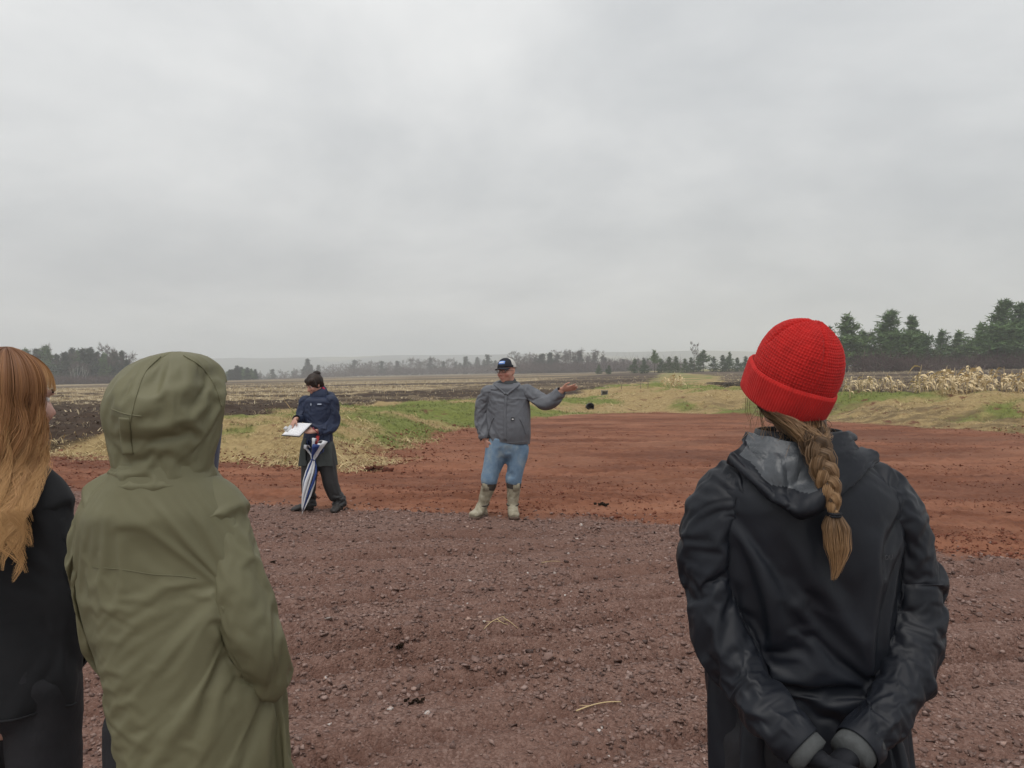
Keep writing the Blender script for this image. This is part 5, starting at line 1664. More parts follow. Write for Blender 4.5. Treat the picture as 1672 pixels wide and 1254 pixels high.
jacketC = add_cloth('jacket', V, F, np.where(V[:, 2] > WC(0, 790).z, 1.0, 0.0), .02, .35, MAT_BLACKSOFT, PC)
for arm in (laC, raC):
    A, V, F, k = tube_cloth(arm, .0125, 36, .96)
    add_cloth('sleeve', V, F, np.where((k < 7) | (k > len(A) - 4), 1.0, 0.0), .07, .2, MAT_BLACKSOFT, jacketC)
def postC(d):
    Ax = np.array(d['V'])[-84:]
    w = np.vstack([Ax, Ax[:1]]); mb = MB(); mb.tube(w, .0028, 6, cap=False); mb.build('hem', MAT_BLACKSOFT, d['obj'])
jacketC['post'] = postC
trousers(PC, JC, MAT_DARKPANTS, 0.92)
shoes(PC, JC, MAT_SHOE)
# long wavy hair
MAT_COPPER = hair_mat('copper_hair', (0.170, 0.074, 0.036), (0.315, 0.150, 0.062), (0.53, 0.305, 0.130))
rc = np.random.RandomState(77)
H_ = headC
locks = 130
hairs, tn = [], []
K = 30
sh_z = WC(0, 800).z
for L_i in range(locks):
    az = rc.uniform(R(78), R(288))                       # angle from the face, clockwise; the face stays clear
    if rc.rand() < 0.10: az = rc.uniform(R(76), R(96))
    drop = rc.uniform(0.20, 0.43)
    depth = rc.rand(); lt_ = 0.20 * rc.randn()
    wave_a, wave_p, wave_f = rc.uniform(.010, .024), rc.rand() * 6.28, rc.uniform(12, 19)
    for j in range(56):
        a = az + rc.randn() * 0.042
        dz = depth + rc.randn() * 0.06
        rx, ry = .085 + .021 * dz, .105 + .021 * dz
        pts = []
        part = rc.uniform(-0.3, 0.3); dj = drop * (1 - 0.35 * rc.rand() ** 2)
        for q in range(K):
            t = q / (K - 1)
            if t < 0.34:
                ph = t / 0.34 * R(92)
                r_, zc_ = math.sin(ph), math.cos(ph)
                x = rx * r_ * math.sin(a); y = -0.014 + ry * r_ * math.cos(a); z = 0.030 + (.098 + .010 * dz) * zc_
                w = H_.w(x, y, z)
            else:
                d_ = (t - 0.34) / 0.66
                x = rx * math.sin(a) * (1 - 0.12 * math.sin(d_ * 2.6)); y = -0.014 + ry * math.cos(a) * (1 - 0.10 * math.sin(d_ * 2.6))
                w = H_.w(x, y, 0.027)
                w = Vector((w.x, w.y, w.z - d_ * dj))
                # waves, growing towards the tips
                am = wave_a * (0.25 + d_) * (1.0 if d_ > 0.1 else d_ * 10)
                w.x += am * math.sin(wave_f * d_ * drop * 2.2 + wave_p)
                w.y += am * 0.6 * math.cos(wave_f * d_ * drop * 1.9 + wave_p)
                # the ends rest on shoulders and back
                if w.z < sh_z + 0.07:
                    push = min(1.0, (sh_z + 0.07 - w.z) / 0.10)
                    cx_, cy_ = WC(-12, 800).x, YC
                    ex, ey = (w.x - cx_) / .19, (w.y - cy_) / .142
                    if abs(ex) < 0.98:
                        yl = .146 * math.sqrt(1 - ex * ex) * (1 + 0.14 * depth)
                        sg = -1 if ey < 0.25 else 1
                        if sg * (w.y - cy_) < yl: w.y += push * (cy_ + sg * yl - w.y)
            pts.append((w.x, w.y, w.z))
        hairs.append(pts); tn.append(min(1, max(0, 0.5 + lt_ + 0.22 * (depth - .5) + 0.12 * rc.randn())))
# fringe swept over the brow
for L_i in range(22):
    az = rc.uniform(R(-62), R(62)); sw = rc.uniform(.2, .5) * (1 if az > 0 else -1)
    for j in range(24):
        a = az + rc.randn() * .05; dz = rc.rand()
        pts = []
        for q in range(K):
            t = q / (K - 1); ph = t * R(84 + 10 * dz)
            aa = a + sw * t * t
            pts.append(tuple(H_.w(.084 * math.sin(ph) * math.sin(aa) * (1.03 + .03 * dz), -0.010 + .108 * math.sin(ph) * math.cos(aa) * (1.01 + .03 * dz), 0.030 + .102 * math.cos(ph))))
        hairs.append(pts); tn.append(0.4 + 0.2 * rc.rand())
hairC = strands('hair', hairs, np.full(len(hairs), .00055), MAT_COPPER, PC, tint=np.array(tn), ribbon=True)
# scalp under the strands
mb = MB(); mb.ell(H_.w(0, -0.018, 0.030), (.079, .098, .096), 28, 18, H_.M)
V, F = mb.arrays(); L0 = H_.local(V)
kp = ~((L0[:, 1] > 0.045) & (L0[:, 2] < 0.055)) & (L0[:, 2] > -0.09)
F = [f for f in F if all(kp[i] for i in f)]
o = obj('scalp_hair', V, np.array(F), MAT_COPPER, hairC)
# ------------------------------------------------------------------ man with the outstretched arm
YD = 8.45
SD = YD / FPX
def CD(cx, cy, dy=0.0): return P(740 + cx / 4.045, 560 + cy / 4.045, YD + dy)
gD = lambda x, y: hz(x, y)
p = CD(285, 1178)
PD = empty('person', (p.x, YD, gD(p.x, YD)), 'man in grey jacket and jeans holding one arm out, other hand in pocket', 'person')
zg = PD.location.z
MAT_GREYSHELL = fabric('grey_shell', (0.120, 0.126, 0.142), 0.55, 0.4, 0.12, 5.0, 900, 0.1, 0.3, 22.0, 0.01)
MAT_HOODIE = fabric('dark_grey_hoodie', (0.065, 0.070, 0.073), 0.9, 0.2, 0.15, 20.0)
MAT_DENIM = fabric('faded_denim', (0.16, 0.26, 0.38), 0.85, 0.25, 0.1, 7.0, 900, 0.3, 0.3, 30.0, 0.006, stops=[(0.28, (0.105, 0.170, 0.255)), (0.5, (0.160, 0.240, 0.335)), (0.72, (0.29, 0.345, 0.375))])
MAT_BOOT = fabric('muddy_boot', (0.30, 0.26, 0.19), 0.75, 0.3, 0.25, 18.0, stops=[(0.3, (0.19, 0.165, 0.115)), (0.55, (0.34, 0.305, 0.225)), (0.75, (0.44, 0.41, 0.33))])
MAT_NEOPRENE = fabric('dark_neoprene', (0.055, 0.045, 0.038), 0.85, 0.2, 0.2, 20.0)
MAT_SOLE = simple_mat('muddy_sole', (0.115, 0.075, 0.055), 0.85, 0.35, 25.0)
headD = Head(CD(352, 186, -.01), R(180 - 33), R(0), R(3), 1.13)
JD = dict(pelvis=CD(362, 690), sl=CD(228, 318), sr=CD(480, 312), el=CD(188, 470, .03), wl=CD(205, 628, -.02), er=CD(600, 388, -.04), wr=CD(712, 312, -.16),
          hl=CD(285, 715), hr=CD(425, 715), kl=CD(238, 885, -.04), kr=CD(400, 885, -.02), al=CD(190, 1098, .0), ar=CD(392, 1098, .0))
JD['al'].z = zg + .10; JD['ar'].z = zg + .10
JD['tl'] = Vector((JD['al'].x - .085, YD - .16, zg + .03)); JD['tr'] = Vector((JD['ar'].x + .02, YD - .17, zg + .03))
wl2 = CD(222, 655, -.05)
hd_l = (CD(212, 640, -.04), (0.35, -0.15, -1), (0.6, 0.3, 0), (0.5, -0.8, 0.1), dict(curl=0.2, s=1.08))
hd_r = (CD(718, 306, -.17), (0.95, -0.25, 0.12), (0.1, -0.5, 0.85), (0.0, -0.7, 0.75), dict(curl=[0.12, 0.05, 0.08, 0.16], s=1.12, spread=0.8))
JD['wl'] = CD(210, 632, -.03)
laD = [(CD(300, 322), .065), (CD(236, 330), .092), (CD(200, 390, .02), .088), (CD(186, 470, .03), .084), (CD(188, 545, .01), .080), (CD(200, 600, -.02), .074), (CD(208, 634, -.035), .062)]
raD = [(CD(425, 322), .065), (CD(484, 324), .094), (CD(550, 352, -.02), .092), (CD(610, 382, -.05), .088), (CD(660, 370, -.09), .082), (CD(695, 340, -.13), .074), (CD(716, 316, -.16), .062)]
JD['pl'], JD['pr'] = laD, raD
person_body(PD, headD, JD, 1.15, 0.0085, [hd_l, hd_r], (0.50, 0.27, 0.20), 1.16, flush=0.7)
face_bits(headD, PD, MAT_BROW, 1.05)
# spectacles
mb = MB()
for q in (-1, 1):
    ring = [headD.w(q * .031 + .022 * math.cos(a), .090, .000 + .016 * math.sin(a)) for a in np.linspace(0, 2 * PI, 18)]
    mb.tube(ring, .0022, 6, cap=False)
    mb.tube([headD.w(q * .053, .088, .004), headD.w(q * .078, .05, .004), headD.w(q * .084, 0.0, .002)], .002, 5)
mb.tube([headD.w(-.009, .092, .004), headD.w(0, .095, .006), headD.w(.009, .092, .004)], .002, 5)
MAT_FRAME = simple_mat('spectacle_frame', (0.03, 0.02, 0.02), 0.3, 0.1)
mb.build('spectacles', MAT_FRAME, PD)
# short hair below the cap
mb = MB(); mb.ell(headD.w(0, -0.018, 0.020), (.0785 * 1.0, .0985, .092), 26, 18, headD.M)
V, F = mb.arrays(); L0 = headD.local(V)
kp = (L0[:, 2] > -0.055) & ((L0[:, 1] < -0.02) | ((L0[:, 1] < 0.030) & (L0[:, 2] > 0.002)))
hD = obj('hair', V, np.array([f for f in F if all(kp[i] for i in f)]), simple_mat('short_brown_hair', (0.085, 0.055, 0.038), .8, .3, 300, .5, 900), PD)
# cap: dark front and brim, pale mesh back
MAT_CAPDARK = fabric('black_cap_cloth', (0.020, 0.022, 0.030), 0.8, 0.25, 0.15, 20.0)
MAT_CAPMESH = fabric('pale_cap_mesh', (0.52, 0.51, 0.48), 0.85, 0.2, 0.1, 60.0)
MAT_PATCH = simple_mat('blue_patch', (0.17, 0.32, 0.72), 0.7, 0.1)
MAT_PATCHW = simple_mat('patch_print', (0.62, 0.70, 0.85), 0.7, 0.05)
nuc, nvc = 40, 14
V, mi = [], []
for j in range(nvc):
    ph = R(90) * j / (nvc - 1)
    for i in range(nuc):
        a = 2 * PI * i / nuc
        V.append(headD.w(.086 * math.cos(a) * math.sin(ph) ** .8 if j else 0, -0.012 + .106 * math.sin(a) * math.sin(ph) ** .8 if j else -0.012, .032 + .098 * math.cos(ph) + (0.006 * math.sin(a) * math.sin(ph))))
F = grid_faces(nuc, nvc)
capD = obj('baseball_cap', np.array([tuple(v) for v in V]), F, [MAT_CAPDARK, MAT_CAPMESH], PD)
fc = [(np.array([V[i] for i in f])).mean(0) for f in F]
capD.data.polygons.foreach_set('material_index', np.array([1 if headD.local(np.array([c]))[0][1] < 0.012 else 0 for c in fc], dtype=np.int32))
m = capD.modifiers.new('t', 'SOLIDIFY'); m.thickness = .003
V = []
for j in range(8):
    t = j / 7
    for i in range(17):
        a = R(-62) + R(124) * i / 16
        r_ = 1 + 0.0 * t
        V.append(headD.w(.085 * math.sin(a) * (1 - .05 * t), -0.012 + .104 * math.cos(a) + .066 * t * math.cos(a * .9) ** .6, .036 - .012 * t - .020 * (math.sin(a)) ** 2 * (0.5 + .5 * t)))
br = obj('brim', np.array([tuple(v) for v in V]), grid_faces(17, 8, False), MAT_CAPDARK, capD)
m = br.modifiers.new('t', 'SOLIDIFY'); m.thickness = .005
def patch(name, x0, x1, z0, z1, lift, mat):
    V = []
    for j in range(5):
        for i in range(9):
            x = x0 + (x1 - x0) * i / 8; z = z0 + (z1 - z0) * j / 4
            cz = min(.98, (z - .032) / .098); sn = math.sqrt(1 - cz * cz) ** .8
            ca = x / (.086 * sn); y = -0.012 + .106 * math.sqrt(max(0.02, 1 - ca * ca)) * sn
            V.append(headD.w(x, y + lift, z))
    o = obj(name, np.array([tuple(v) for v in V]), grid_faces(9, 5, False), mat, capD)
    m = o.modifiers.new('t', 'SOLIDIFY'); m.thickness = .002; m.offset = 0
    return o
pt = patch('cap_patch', -.036, .036, .068, .104, .006, MAT_PATCH)
patch('patch_print', -.026, .026, .080, .092, .0085, MAT_PATCHW)
# jacket
levD = []
for (cy, cx, hw, hd, dy) in [(262, 356, 66, .098, .02), (276, 356, 88, .112, .01), (294, 357, 114, .128, .0), (325, 358, 132, .145, .0), (380, 362, 138, .165, .0), (450, 370, 138, .18, .0), (530, 376, 138, .19, .0), (600, 378, 134, .188, .0), (640, 380, 126, .178, 0), (664, 382, 122, .170, 0)]:
    q = CD(cx, cy, dy); levD.append((q.x, q.y, q.z, hw / 4.045 * SD, hd))
AxD, V, F, k = stack_cloth(levD, .016, 92)
mb = MB(); mb.add(*rings([(a[0], a[1], a[2], a[3] - .022, a[4] - .022) for a in AxD[::2]], 30, 2.2))
for arm in (laD, raD):
    A = catmull([tuple(q) + (r,) for q, r in arm], 3); mb.tube(A[:, :3], list(A[:, 3] - .026), 12)
legsD = []
for s in 'lr':
    H_, K_, A_ = JD['h' + s], JD['k' + s], JD['a' + s]
    legsD.append([(H_ + Vector((0, 0, .10)), .115), (H_, .125), (H_.lerp(K_, .45), .106), (H_.lerp(K_, .8), .096), (K_, .094), (K_ + Vector((0, .0, -.05)), .090), (K_ + Vector((0, 0, -.075)), .078)])
for lg in legsD:
    A = catmull([tuple(q) + (r,) for q, r in lg], 3); mb.tube(A[:, :3], list(A[:, 3] - .022), 14)
add_collider(mb, .026)
zt = CD(352, 300).z
jacketD = add_cloth('jacket', V, F, np.where(V[:, 2] > zt, 1.0, 0.0), .022, .2, MAT_GREYSHELL, PD, thick=.004)
for arm in (laD, raD):
    A, V, F, k = tube_cloth(arm, .014, 38, .92)
    add_cloth('sleeve', V, F, np.where((k < 6) | (k > len(A) - 3), 1.0, 0.0), .10, .2, MAT_GREYSHELL, jacketD, thick=.004)
# jeans: two legs that blouse over the boots and a seat
seat = MB(); hm = (JD['hl'] + JD['hr']) / 2
seat.add(*rings([(hm.x, hm.y, hm.z - .03, .18, .13), (hm.x, hm.y, hm.z + .04, .212, .150), (hm.x, hm.y, hm.z + .16, .205, .15)], 30, 2.3))
for lg in legsD:
    A = catmull([tuple(q) + (r,) for q, r in lg], 4); seat.tube(A[:, :3], list(A[:, 3]), 20)
V, F = remesh(seat, .017, 4)
pin = np.where((V[:, 2] > hm.z + .06) | (V[:, 2] < JD['kl'].z - .075), 1.0, 0.0)
jeansD = add_cloth('jeans', V, F, pin, .045, .25, MAT_DENIM, PD, thick=0)
# hoodie collar
mb = MB(); c = CD(356, 282); cc = headD.w(0, -.06, -.150)
V, F = loft([c + Vector((0, 0, -.05)), c, c.lerp(cc, .6) + Vector((0, .01, .02)), cc + Vector((0, .03, .0)), cc + Vector((0, .02, -.03))], [(.12, .10), (.105, .095), (.090, .088), (.084, .082), (.072, .068)], 30, 1.0, (0, 1, 0), cap=False)
mb.add(V, F); hc = mb.build('hoodie', MAT_HOODIE, PD)
m = hc.modifiers.new('t', 'SOLIDIFY'); m.thickness = .008
mb = MB()
for q in (-1, 1):
    mb.tube([c + Vector((q * .02, -.098, .00)), c + Vector((q * .022, -.120, -.05)), c + Vector((q * .024, -.128, -.09))], .0035, 5)
mb.build('drawstring', simple_mat('cord', (0.35, 0.35, 0.35), .8), hc)
# jacket hood folded behind the neck
mb = MB()
pts = [headD.c + Vector((.140 * math.sin(a), .050 + .100 * math.cos(a), -.172 + .040 * math.cos(a))) for a in np.linspace(R(-115), R(115), 22)]
mb.tube(pts, [.026 + .016 * math.cos(a) for a in np.linspace(R(-115), R(115), 22)], 12)
V, F = remesh(mb, .012, 3)
obj('hood', V, F, MAT_GREYSHELL, PD)
# boots
for s in 'lr':
    A_, K_, T_ = JD['a' + s], JD['k' + s], JD['t' + s]
    top = K_ + Vector((0, 0, -.075))
    sh = MB(); sh.tube([top, top.lerp(A_, .4), top.lerp(A_, .8), A_ + Vector((0, 0, .01))], [.080, .074, .062, .060], 20)
    d = (T_ - A_); d.z = 0; d.normalize()
    sh.tube([A_ + Vector((0, 0, .02)) + d * .01, Vector((A_.x, A_.y, zg + .062)) + d * .07, Vector((T_.x, T_.y, zg + .048)), Vector((T_.x, T_.y, zg + .042)) + d * .035], [(.060, .062), (.062, .056), (.062, .042), (.036, .026)], 18)
    sh.tube([Vector((A_.x, A_.y, zg + .05)) - d * .05, Vector((A_.x, A_.y, zg + .055))], [(.052, .048), (.058, .052)], 16)
    V, F = remesh(sh, .010, 4)
    V += vnormals(V, F) * (0.006 * fbm(V[:, 0] * 30, V[:, 2] * 26 + V[:, 1] * 12, 3))[:, None]
    bt = obj('boot', V, F, MAT_BOOT, PD)
    up = MB(); up.tube([top + Vector((0, 0, .03)), top + Vector((0, 0, -.01)), top.lerp(A_, .16)], [.082, .083, .0795], 22, cap=False); up.build('boot_collar', MAT_NEOPRENE, bt)
    pl = MB(); a0 = top.lerp(A_, .10) + Vector((-.028 if s == 'l' else .03, -.078, 0)); pl.box(a0, (.075, .012, .085), None); pl.build('boot_badge', MAT_BOOT, bt)
    an = MB(); c = top.lerp(A_, .86); an.tube([c + Vector((math.cos(a) * .066, math.sin(a) * .066, .012 * math.sin(a))) for a in np.linspace(0, 2 * PI, 24)], .0075, 6, cap=False); an.build('ankle_strap', MAT_NEOPRENE, bt)
    so = MB()
    so.tube([Vector((A_.x, A_.y, zg + .016)) - d * .085, Vector((A_.x, A_.y, zg + .016)) - d * .03, Vector((A_.x, A_.y, zg + .016)) + d * .06, Vector((T_.x, T_.y, zg + .016)), Vector((T_.x, T_.y, zg + .018)) + d * .045], [(.035, .016), (.055, .018), (.058, .018), (.064, .020), (.034, .018)], 16)
    so.build('sole', MAT_SOLE, bt)
def postD(d):
    V = d['V']; o = d['obj']
    def px(cx, cy): return (740 + cx / 4.045, 560 + cy / 4.045)
    strap('zip_flap', d, [px(352, 330), px(346, 400), px(342, 480), px(342, 560), px(345, 645)], .015, .003, MAT_GREYSHELL, o, .004)
    seam('pocket_seam', d, [px(270, 490), px(250, 530), px(236, 575)], .006, MAT_GREYSHELL, o, .003)
    seam('pocket_seam', d, [px(440, 500), px(462, 545), px(478, 600)], .006, MAT_GREYSHELL, o, .003)
    seam('hem_band', d, [px(275, 645), px(320, 655), px(380, 658), px(440, 655), px(490, 648)], .004, MAT_GREYSHELL, o, .001)
    q = on_surface(d, *px(393, 502), 0.012)
    mb = MB(); mb.box(q, (.036, .006, .034)); lb = mb.build('chest_label', simple_mat('black_label', (0.012, 0.012, 0.013), .5), o, False)
    mb = MB(); mb.box(q + Vector((0, -.0045, -.002)), (.020, .003, .012)); mb.build('label_print', simple_mat('white_print', (0.7, 0.7, 0.7), .6), lb, False)
    seam('collar_flap', d, [px(272, 276), px(304, 302), px(345, 338)], .011, MAT_GREYSHELL, o, .008)
    seam('collar_flap', d, [px(436, 274), px(400, 304), px(352, 342)], .013, MAT_GREYSHELL, o, .010)
jacketD['post'] = postD
# ------------------------------------------------------------------ woman with the clipboard
YE = 8.80
SE = YE / FPX
def CE(cx, cy, dy=0.0): return P(430 + cx / 4.48, 580 + cy / 4.48, YE + dy)
p = CE(400, 1130)
PE = empty('person', (p.x, YE, hz(p.x, YE)), 'woman in a navy rain jacket reading from a clipboard', 'person')
zg = PE.location.z
MAT_NAVY = fabric('navy_shell', (0.016, 0.025, 0.058), 0.6, 0.35, 0.15, 6.0, 900, 0.1, 0.3, 22.0, 0.01)
MAT_COAT = fabric('grey_green_coat', (0.052, 0.060, 0.058), 0.7, 0.3, 0.15, 6.0)
MAT_RAINPANTS = fabric('black_rain_trousers', (0.022, 0.022, 0.023), 0.55, 0.4, 0.2, 6.0, 900, 0.1, 0.4, 18.0, 0.012)
MAT_BROWNHAIR = hair_mat('dark_brown_hair', (0.016, 0.009, 0.006), (0.034, 0.020, 0.013), (0.065, 0.038, 0.025))
headE = Head(CE(372, 215, 0.0), R(180 - 42), R(-24), 0, 0.96)
JE = dict(pelvis=CE(400, 700), sl=CE(318, 335, .03), sr=CE(490, 335, .02), el=CE(268, 470, -.02), wl=CE(238, 462, -.22), er=CE(505, 520, .0), wr=CE(382, 556, -.20),
          hl=CE(350, 735), hr=CE(455, 735), kl=CE(332, 935, -.02), kr=CE(492, 930, -.02), al=CE(338, 1120, .0), ar=CE(556, 1115, .0))
JE['al'].z = zg + .09; JE['ar'].z = zg + .09
JE['tl'] = Vector((JE['al'].x - .17, YE - .08, zg + .03)); JE['tr'] = Vector((JE['ar'].x - .03, YE - .17, zg + .03))
he_l = (CE(232, 468, -.235), (-0.25, -0.5, -0.75), (0.3, -0.4, -0.6), (0.7, -0.4, 0.2), dict(curl=[0.1, 0.5, 0.6, 0.6], s=0.98))
he_r = (CE(372, 558, -.215), (-0.95, -0.25, 0.05), (-0.1, 0.3, 0.9), (0.0, 0.55, 0.6), dict(curl=0.45, s=0.98))
laE = [(CE(362, 342, .02), .050), (CE(312, 335, .03), .076), (CE(288, 385, .01), .070), (CE(272, 445, -.02), .066), (CE(262, 475, -.08), .060), (CE(250, 470, -.16), .054), (CE(240, 464, -.215), .048)]
raE = [(CE(445, 340, .0), .050), (CE(492, 332, .0), .080), (CE(508, 390, .0), .074), (CE(512, 460, .0), .072), (CE(500, 520, -.03), .068), (CE(455, 545, -.09), .062), (CE(415, 552, -.15), .056), (CE(388, 556, -.19), .050)]
JE['pl'], JE['pr'] = laE, raE
person_body(PE, headE, JE, 0.95, 0.008, [he_l, he_r], (0.50, 0.29, 0.22), flush=0.3)
face_bits(headE, PE, MAT_BROW)
# hair pinned up, with a bun
mb = MB()
mb.ell(headE.w(0, -0.022, 0.034), (.090, .104, .101), 24, 16, headE.M)
mb.ell(headE.w(-.044, .040, .066), (.044, .040, .036), 16, 10, headE.M)
mb.ell(headE.w(.040, .044, .070), (.042, .038, .032), 16, 10, headE.M)
mb.tube([headE.w(.070, .030, .05), headE.w(.080, .040, .010), headE.w(.077, .036, -.022)], [.020, .017, .006], 10)
mb.tube([headE.w(-.070, .030, .05), headE.w(-.080, .040, .010), headE.w(-.077, .036, -.022)], [.020, .017, .006], 10)
mb.ell(headE.w(0, -.085, -.03), (.055, .035, .045), 16, 10, headE.M)
V, F = remesh(mb, .007, 3)
L0 = headE.local(V)
V += vnormals(V, F) * (0.004 * fbm(np.arctan2(L0[:, 0], L0[:, 1] + .02) * 12, L0[:, 2] * 10, 3))[:, None]
hE = obj('hair', V, F, MAT_BROWNHAIR, PE)
for an_ in ('tint', 'along'):
    at = hE.data.attributes.new(an_, 'FLOAT', 'POINT'); at.data.foreach_set('value', (0.35 + 0.5 * vnoise(L0[:, 0] * 300, L0[:, 2] * 60)).astype(np.float32))
mb = MB(); mb.ell(headE.w(0, -.085, .108), (.046, .042, .038), 16, 10, headE.M); mb.ell(headE.w(-.02, -.10, .10), (.028, .026, .026), 12, 8, headE.M)
V, F = remesh(mb, .006, 3); V += vnormals(V, F) * (0.005 * fbm(V[:, 0] * 60, V[:, 2] * 60, 3))[:, None]
obj('hair_bun', V, F, MAT_BROWNHAIR, hE)
# jacket, body turned towards the left of the picture
levE = []
for (cy, cx, hw, hd, dy) in [(298, 402, 54, .08, .03), (308, 402, 70, .09, .015), (324, 404, 92, .105, .0), (350, 405, 106, .12, .0), (420, 402, 104, .135, .0), (500, 398, 100, .135, .0), (560, 396, 104, .14, .0), (620, 397, 116, .155, .0), (655, 398, 120, .16, 0)]:
    q = CE(cx, cy, dy); levE.append((q.x, q.y, q.z, hw / 4.48 * SE, hd))
AxE, V, F, k = stack_cloth(levE, .015, 80)
mb = MB(); mb.add(*rings([(a[0], a[1], a[2], a[3] - .018, a[4] - .018) for a in AxE[::2]], 30, 2.2))
for arm in (laE, raE):
    A = catmull([tuple(q) + (r,) for q, r in arm], 3); mb.tube(A[:, :3], list(A[:, 3] - .020), 12)
coat = []
for (cy, cx, hw, hd, dy) in [(600, 396, 100, .14, .0), (650, 396, 118, .155, .0), (720, 394, 138, .17, .0), (800, 392, 156, .18, .0)]:
    q = CE(cx, cy, dy); coat.append((q.x, q.y, q.z, hw / 4.48 * SE, hd))
Ac, Vc, Fc, kc = stack_cloth(coat, .016, 84)
legsE = []
for s in 'lr':
    H_, K_, A_ = JE['h' + s], JE['k' + s], JE['a' + s]
    legsE.append([(H_ + Vector((0, 0, .06)), .095), (H_.lerp(K_, .3), .100), (H_.lerp(K_, .75), .090), (K_, .086), (K_.lerp(A_, .5), .082), (A_ + Vector((0, 0, .06)), .084), (A_ + Vector((0, 0, -.035)), .086)])
for lg in legsE:
    A = catmull([tuple(q) + (r,) for q, r in lg], 3); mb.tube(A[:, :3], list(A[:, 3] - .024), 12)
add_collider(mb, .024)
jacketE = add_cloth('jacket', V, F, np.where(V[:, 2] > CE(400, 335).z, 1.0, 0.0), .02, .2, MAT_NAVY, PE, thick=.004)
for arm in (laE, raE):
    A, V, F, k = tube_cloth(arm, .013, 34, .93)
    add_cloth('sleeve', V, F, np.where((k < 6) | (k > len(A) - 3), 1.0, 0.0), .085, .2, MAT_NAVY, jacketE, thick=.004)
# long coat open at the front
ang = np.arctan2(Vc[:, 1] - YE, Vc[:, 0] - PE.location.x)
da = np.abs((ang - R(-118) + PI) % (2 * PI) - PI)
kp = da > R(9)
fk = kp[Fc].all(1); Fq = Fc[fk]; us = np.unique(Fq); mp = np.full(len(Vc), -1); mp[us] = np.arange(len(us))
Vc = Vc.copy(); aa = ang
flute = 0.010 * np.sin(aa * 9) * sstep(CE(0, 650).z, CE(0, 800).z, Vc[:, 2])
Vc[:, 0] += np.cos(aa) * flute; Vc[:, 1] += np.sin(aa) * flute
add_cloth('long_coat', Vc[us], mp[Fq], np.where(Vc[us, 2] > CE(0, 645).z, 1.0, 0.0), .01, .6, MAT_COAT, PE, thick=.004)
seat = MB(); hm = (JE['hl'] + JE['hr']) / 2
seat.add(*rings([(hm.x, hm.y, hm.z - .06, .15, .11), (hm.x, hm.y, hm.z + .10, .155, .125), (hm.x, hm.y, hm.z + .24, .15, .12)], 26, 2.3))
for lg in legsE:
    A = catmull([tuple(q) + (r,) for q, r in lg], 4); seat.tube(A[:, :3], list(A[:, 3]), 20)
V, F = remesh(seat, .016, 4)
V, F = cut(V, F, V[:, 2] > zg + .045)
add_cloth('rain_trousers', V, F, np.where((V[:, 2] > hm.z - .05) | (V[:, 2] < zg + .07), 1.0, 0.0), .06, .4, MAT_RAINPANTS, PE, thick=.003)
for s in 'lr':
    mb = MB(); a_, t_ = JE['a' + s].copy(), JE['t' + s].copy(); a_.z -= zg; t_.z -= zg
    shoe(mb, a_, t_, .048)
    V, F = remesh(mb, .008, 4); V[:, 2] = np.maximum(V[:, 2] + zg, zg + .004)
    obj('shoe', V, F, MAT_SHOE, PE)
# collar, hood and scarf
mb = MB(); c = CE(404, 306, .02); cc = headE.w(0, -.085, -.140)
V, F = loft([c + Vector((0, 0, -.04)), c + Vector((0, 0, .02)), c.lerp(cc, .7) + Vector((0, 0, .02)), c.lerp(cc, .6) + Vector((0, 0, -.01))], [(.115, .085), (.095, .080), (.080, .074), (.070, .062)], 28, 1.0, (0, 1, 0), cap=False)
mb.add(V, F); co = mb.build('collar', MAT_NAVY, PE); m = co.modifiers.new('t', 'SOLIDIFY'); m.thickness = .006
mb = MB()
pts = [c + Vector((.125 * math.sin(a) + .03, .045 + .085 * math.cos(a), -.005 + .035 * math.cos(a))) for a in np.linspace(R(-95), R(135), 20)]
mb.tube(pts, [.022 + .020 * math.cos(a * .8) for a in np.linspace(R(-95), R(115), 20)], 10)
V, F = remesh(mb, .011, 3); obj('hood', V, F, MAT_NAVY, PE)
mb = MB(); mb.tube([CE(432, 236, .02), CE(446, 252, .03), CE(452, 268, .05)], [.012, .020, .014], 8); mb.build('scarf', simple_mat('crimson_scarf', (0.42, 0.02, 0.06), .8), PE)
def postE(d):
    V = d['V']; o = d['obj']
    def px(cx, cy): return (430 + cx / 4.48, 580 + cy / 4.48)
    seam('zip', d, [px(350, 345), px(342, 400), px(338, 460), px(336, 500)], .004, MAT_NAVY, o, .002)
    q = on_surface(d, *px(410, 358), 0.010)
    mb = MB(); mb.box(q, (.046, .004, .010)); mb.build('chest_print', MAT_PATCHW, o, False)
    mb = MB(); q = on_surface(d, *px(348, 360), .008); mb.box(q, (.008, .006, .024)); mb.build('zip_pull', MAT_PATCHW, o, False)
jacketE['post'] = postE

# clipboard in her hands
qa, qb, qc, qd = CE(130, 590, -.40), CE(265, 600, -.36), CE(360, 500, -.20), CE(225, 495, -.24)
cl = empty('clipboard', qa.lerp(qc, .5), 'clipboard with white printed sheets held by the woman in navy', 'clipboard')
nrm = (qb - qa).cross(qd - qa).normalized()
if nrm.z < 0: nrm = -nrm
def slab(name, c4, off, th, mat, parent, sag=0.0, n=8):
    V = []
    for j in range(n + 1):
        for i in range(n + 1):
            u_, v_ = i / n, j / n
            q = c4[0].lerp(c4[1], u_).lerp(c4[3].lerp(c4[2], u_), v_)
            V.append(tuple(q + nrm * (off + sag * (math.sin(u_ * 3.1) * .5 + .5 * math.sin(v_ * 5)))))
    o = obj(name, np.array(V), grid_faces(n + 1, n + 1, False), mat, parent)
    m = o.modifiers.new('t', 'SOLIDIFY'); m.thickness = th; m.offset = 1
    return o
MAT_BOARD = simple_mat('dark_board', (0.05, 0.045, 0.04), .6)
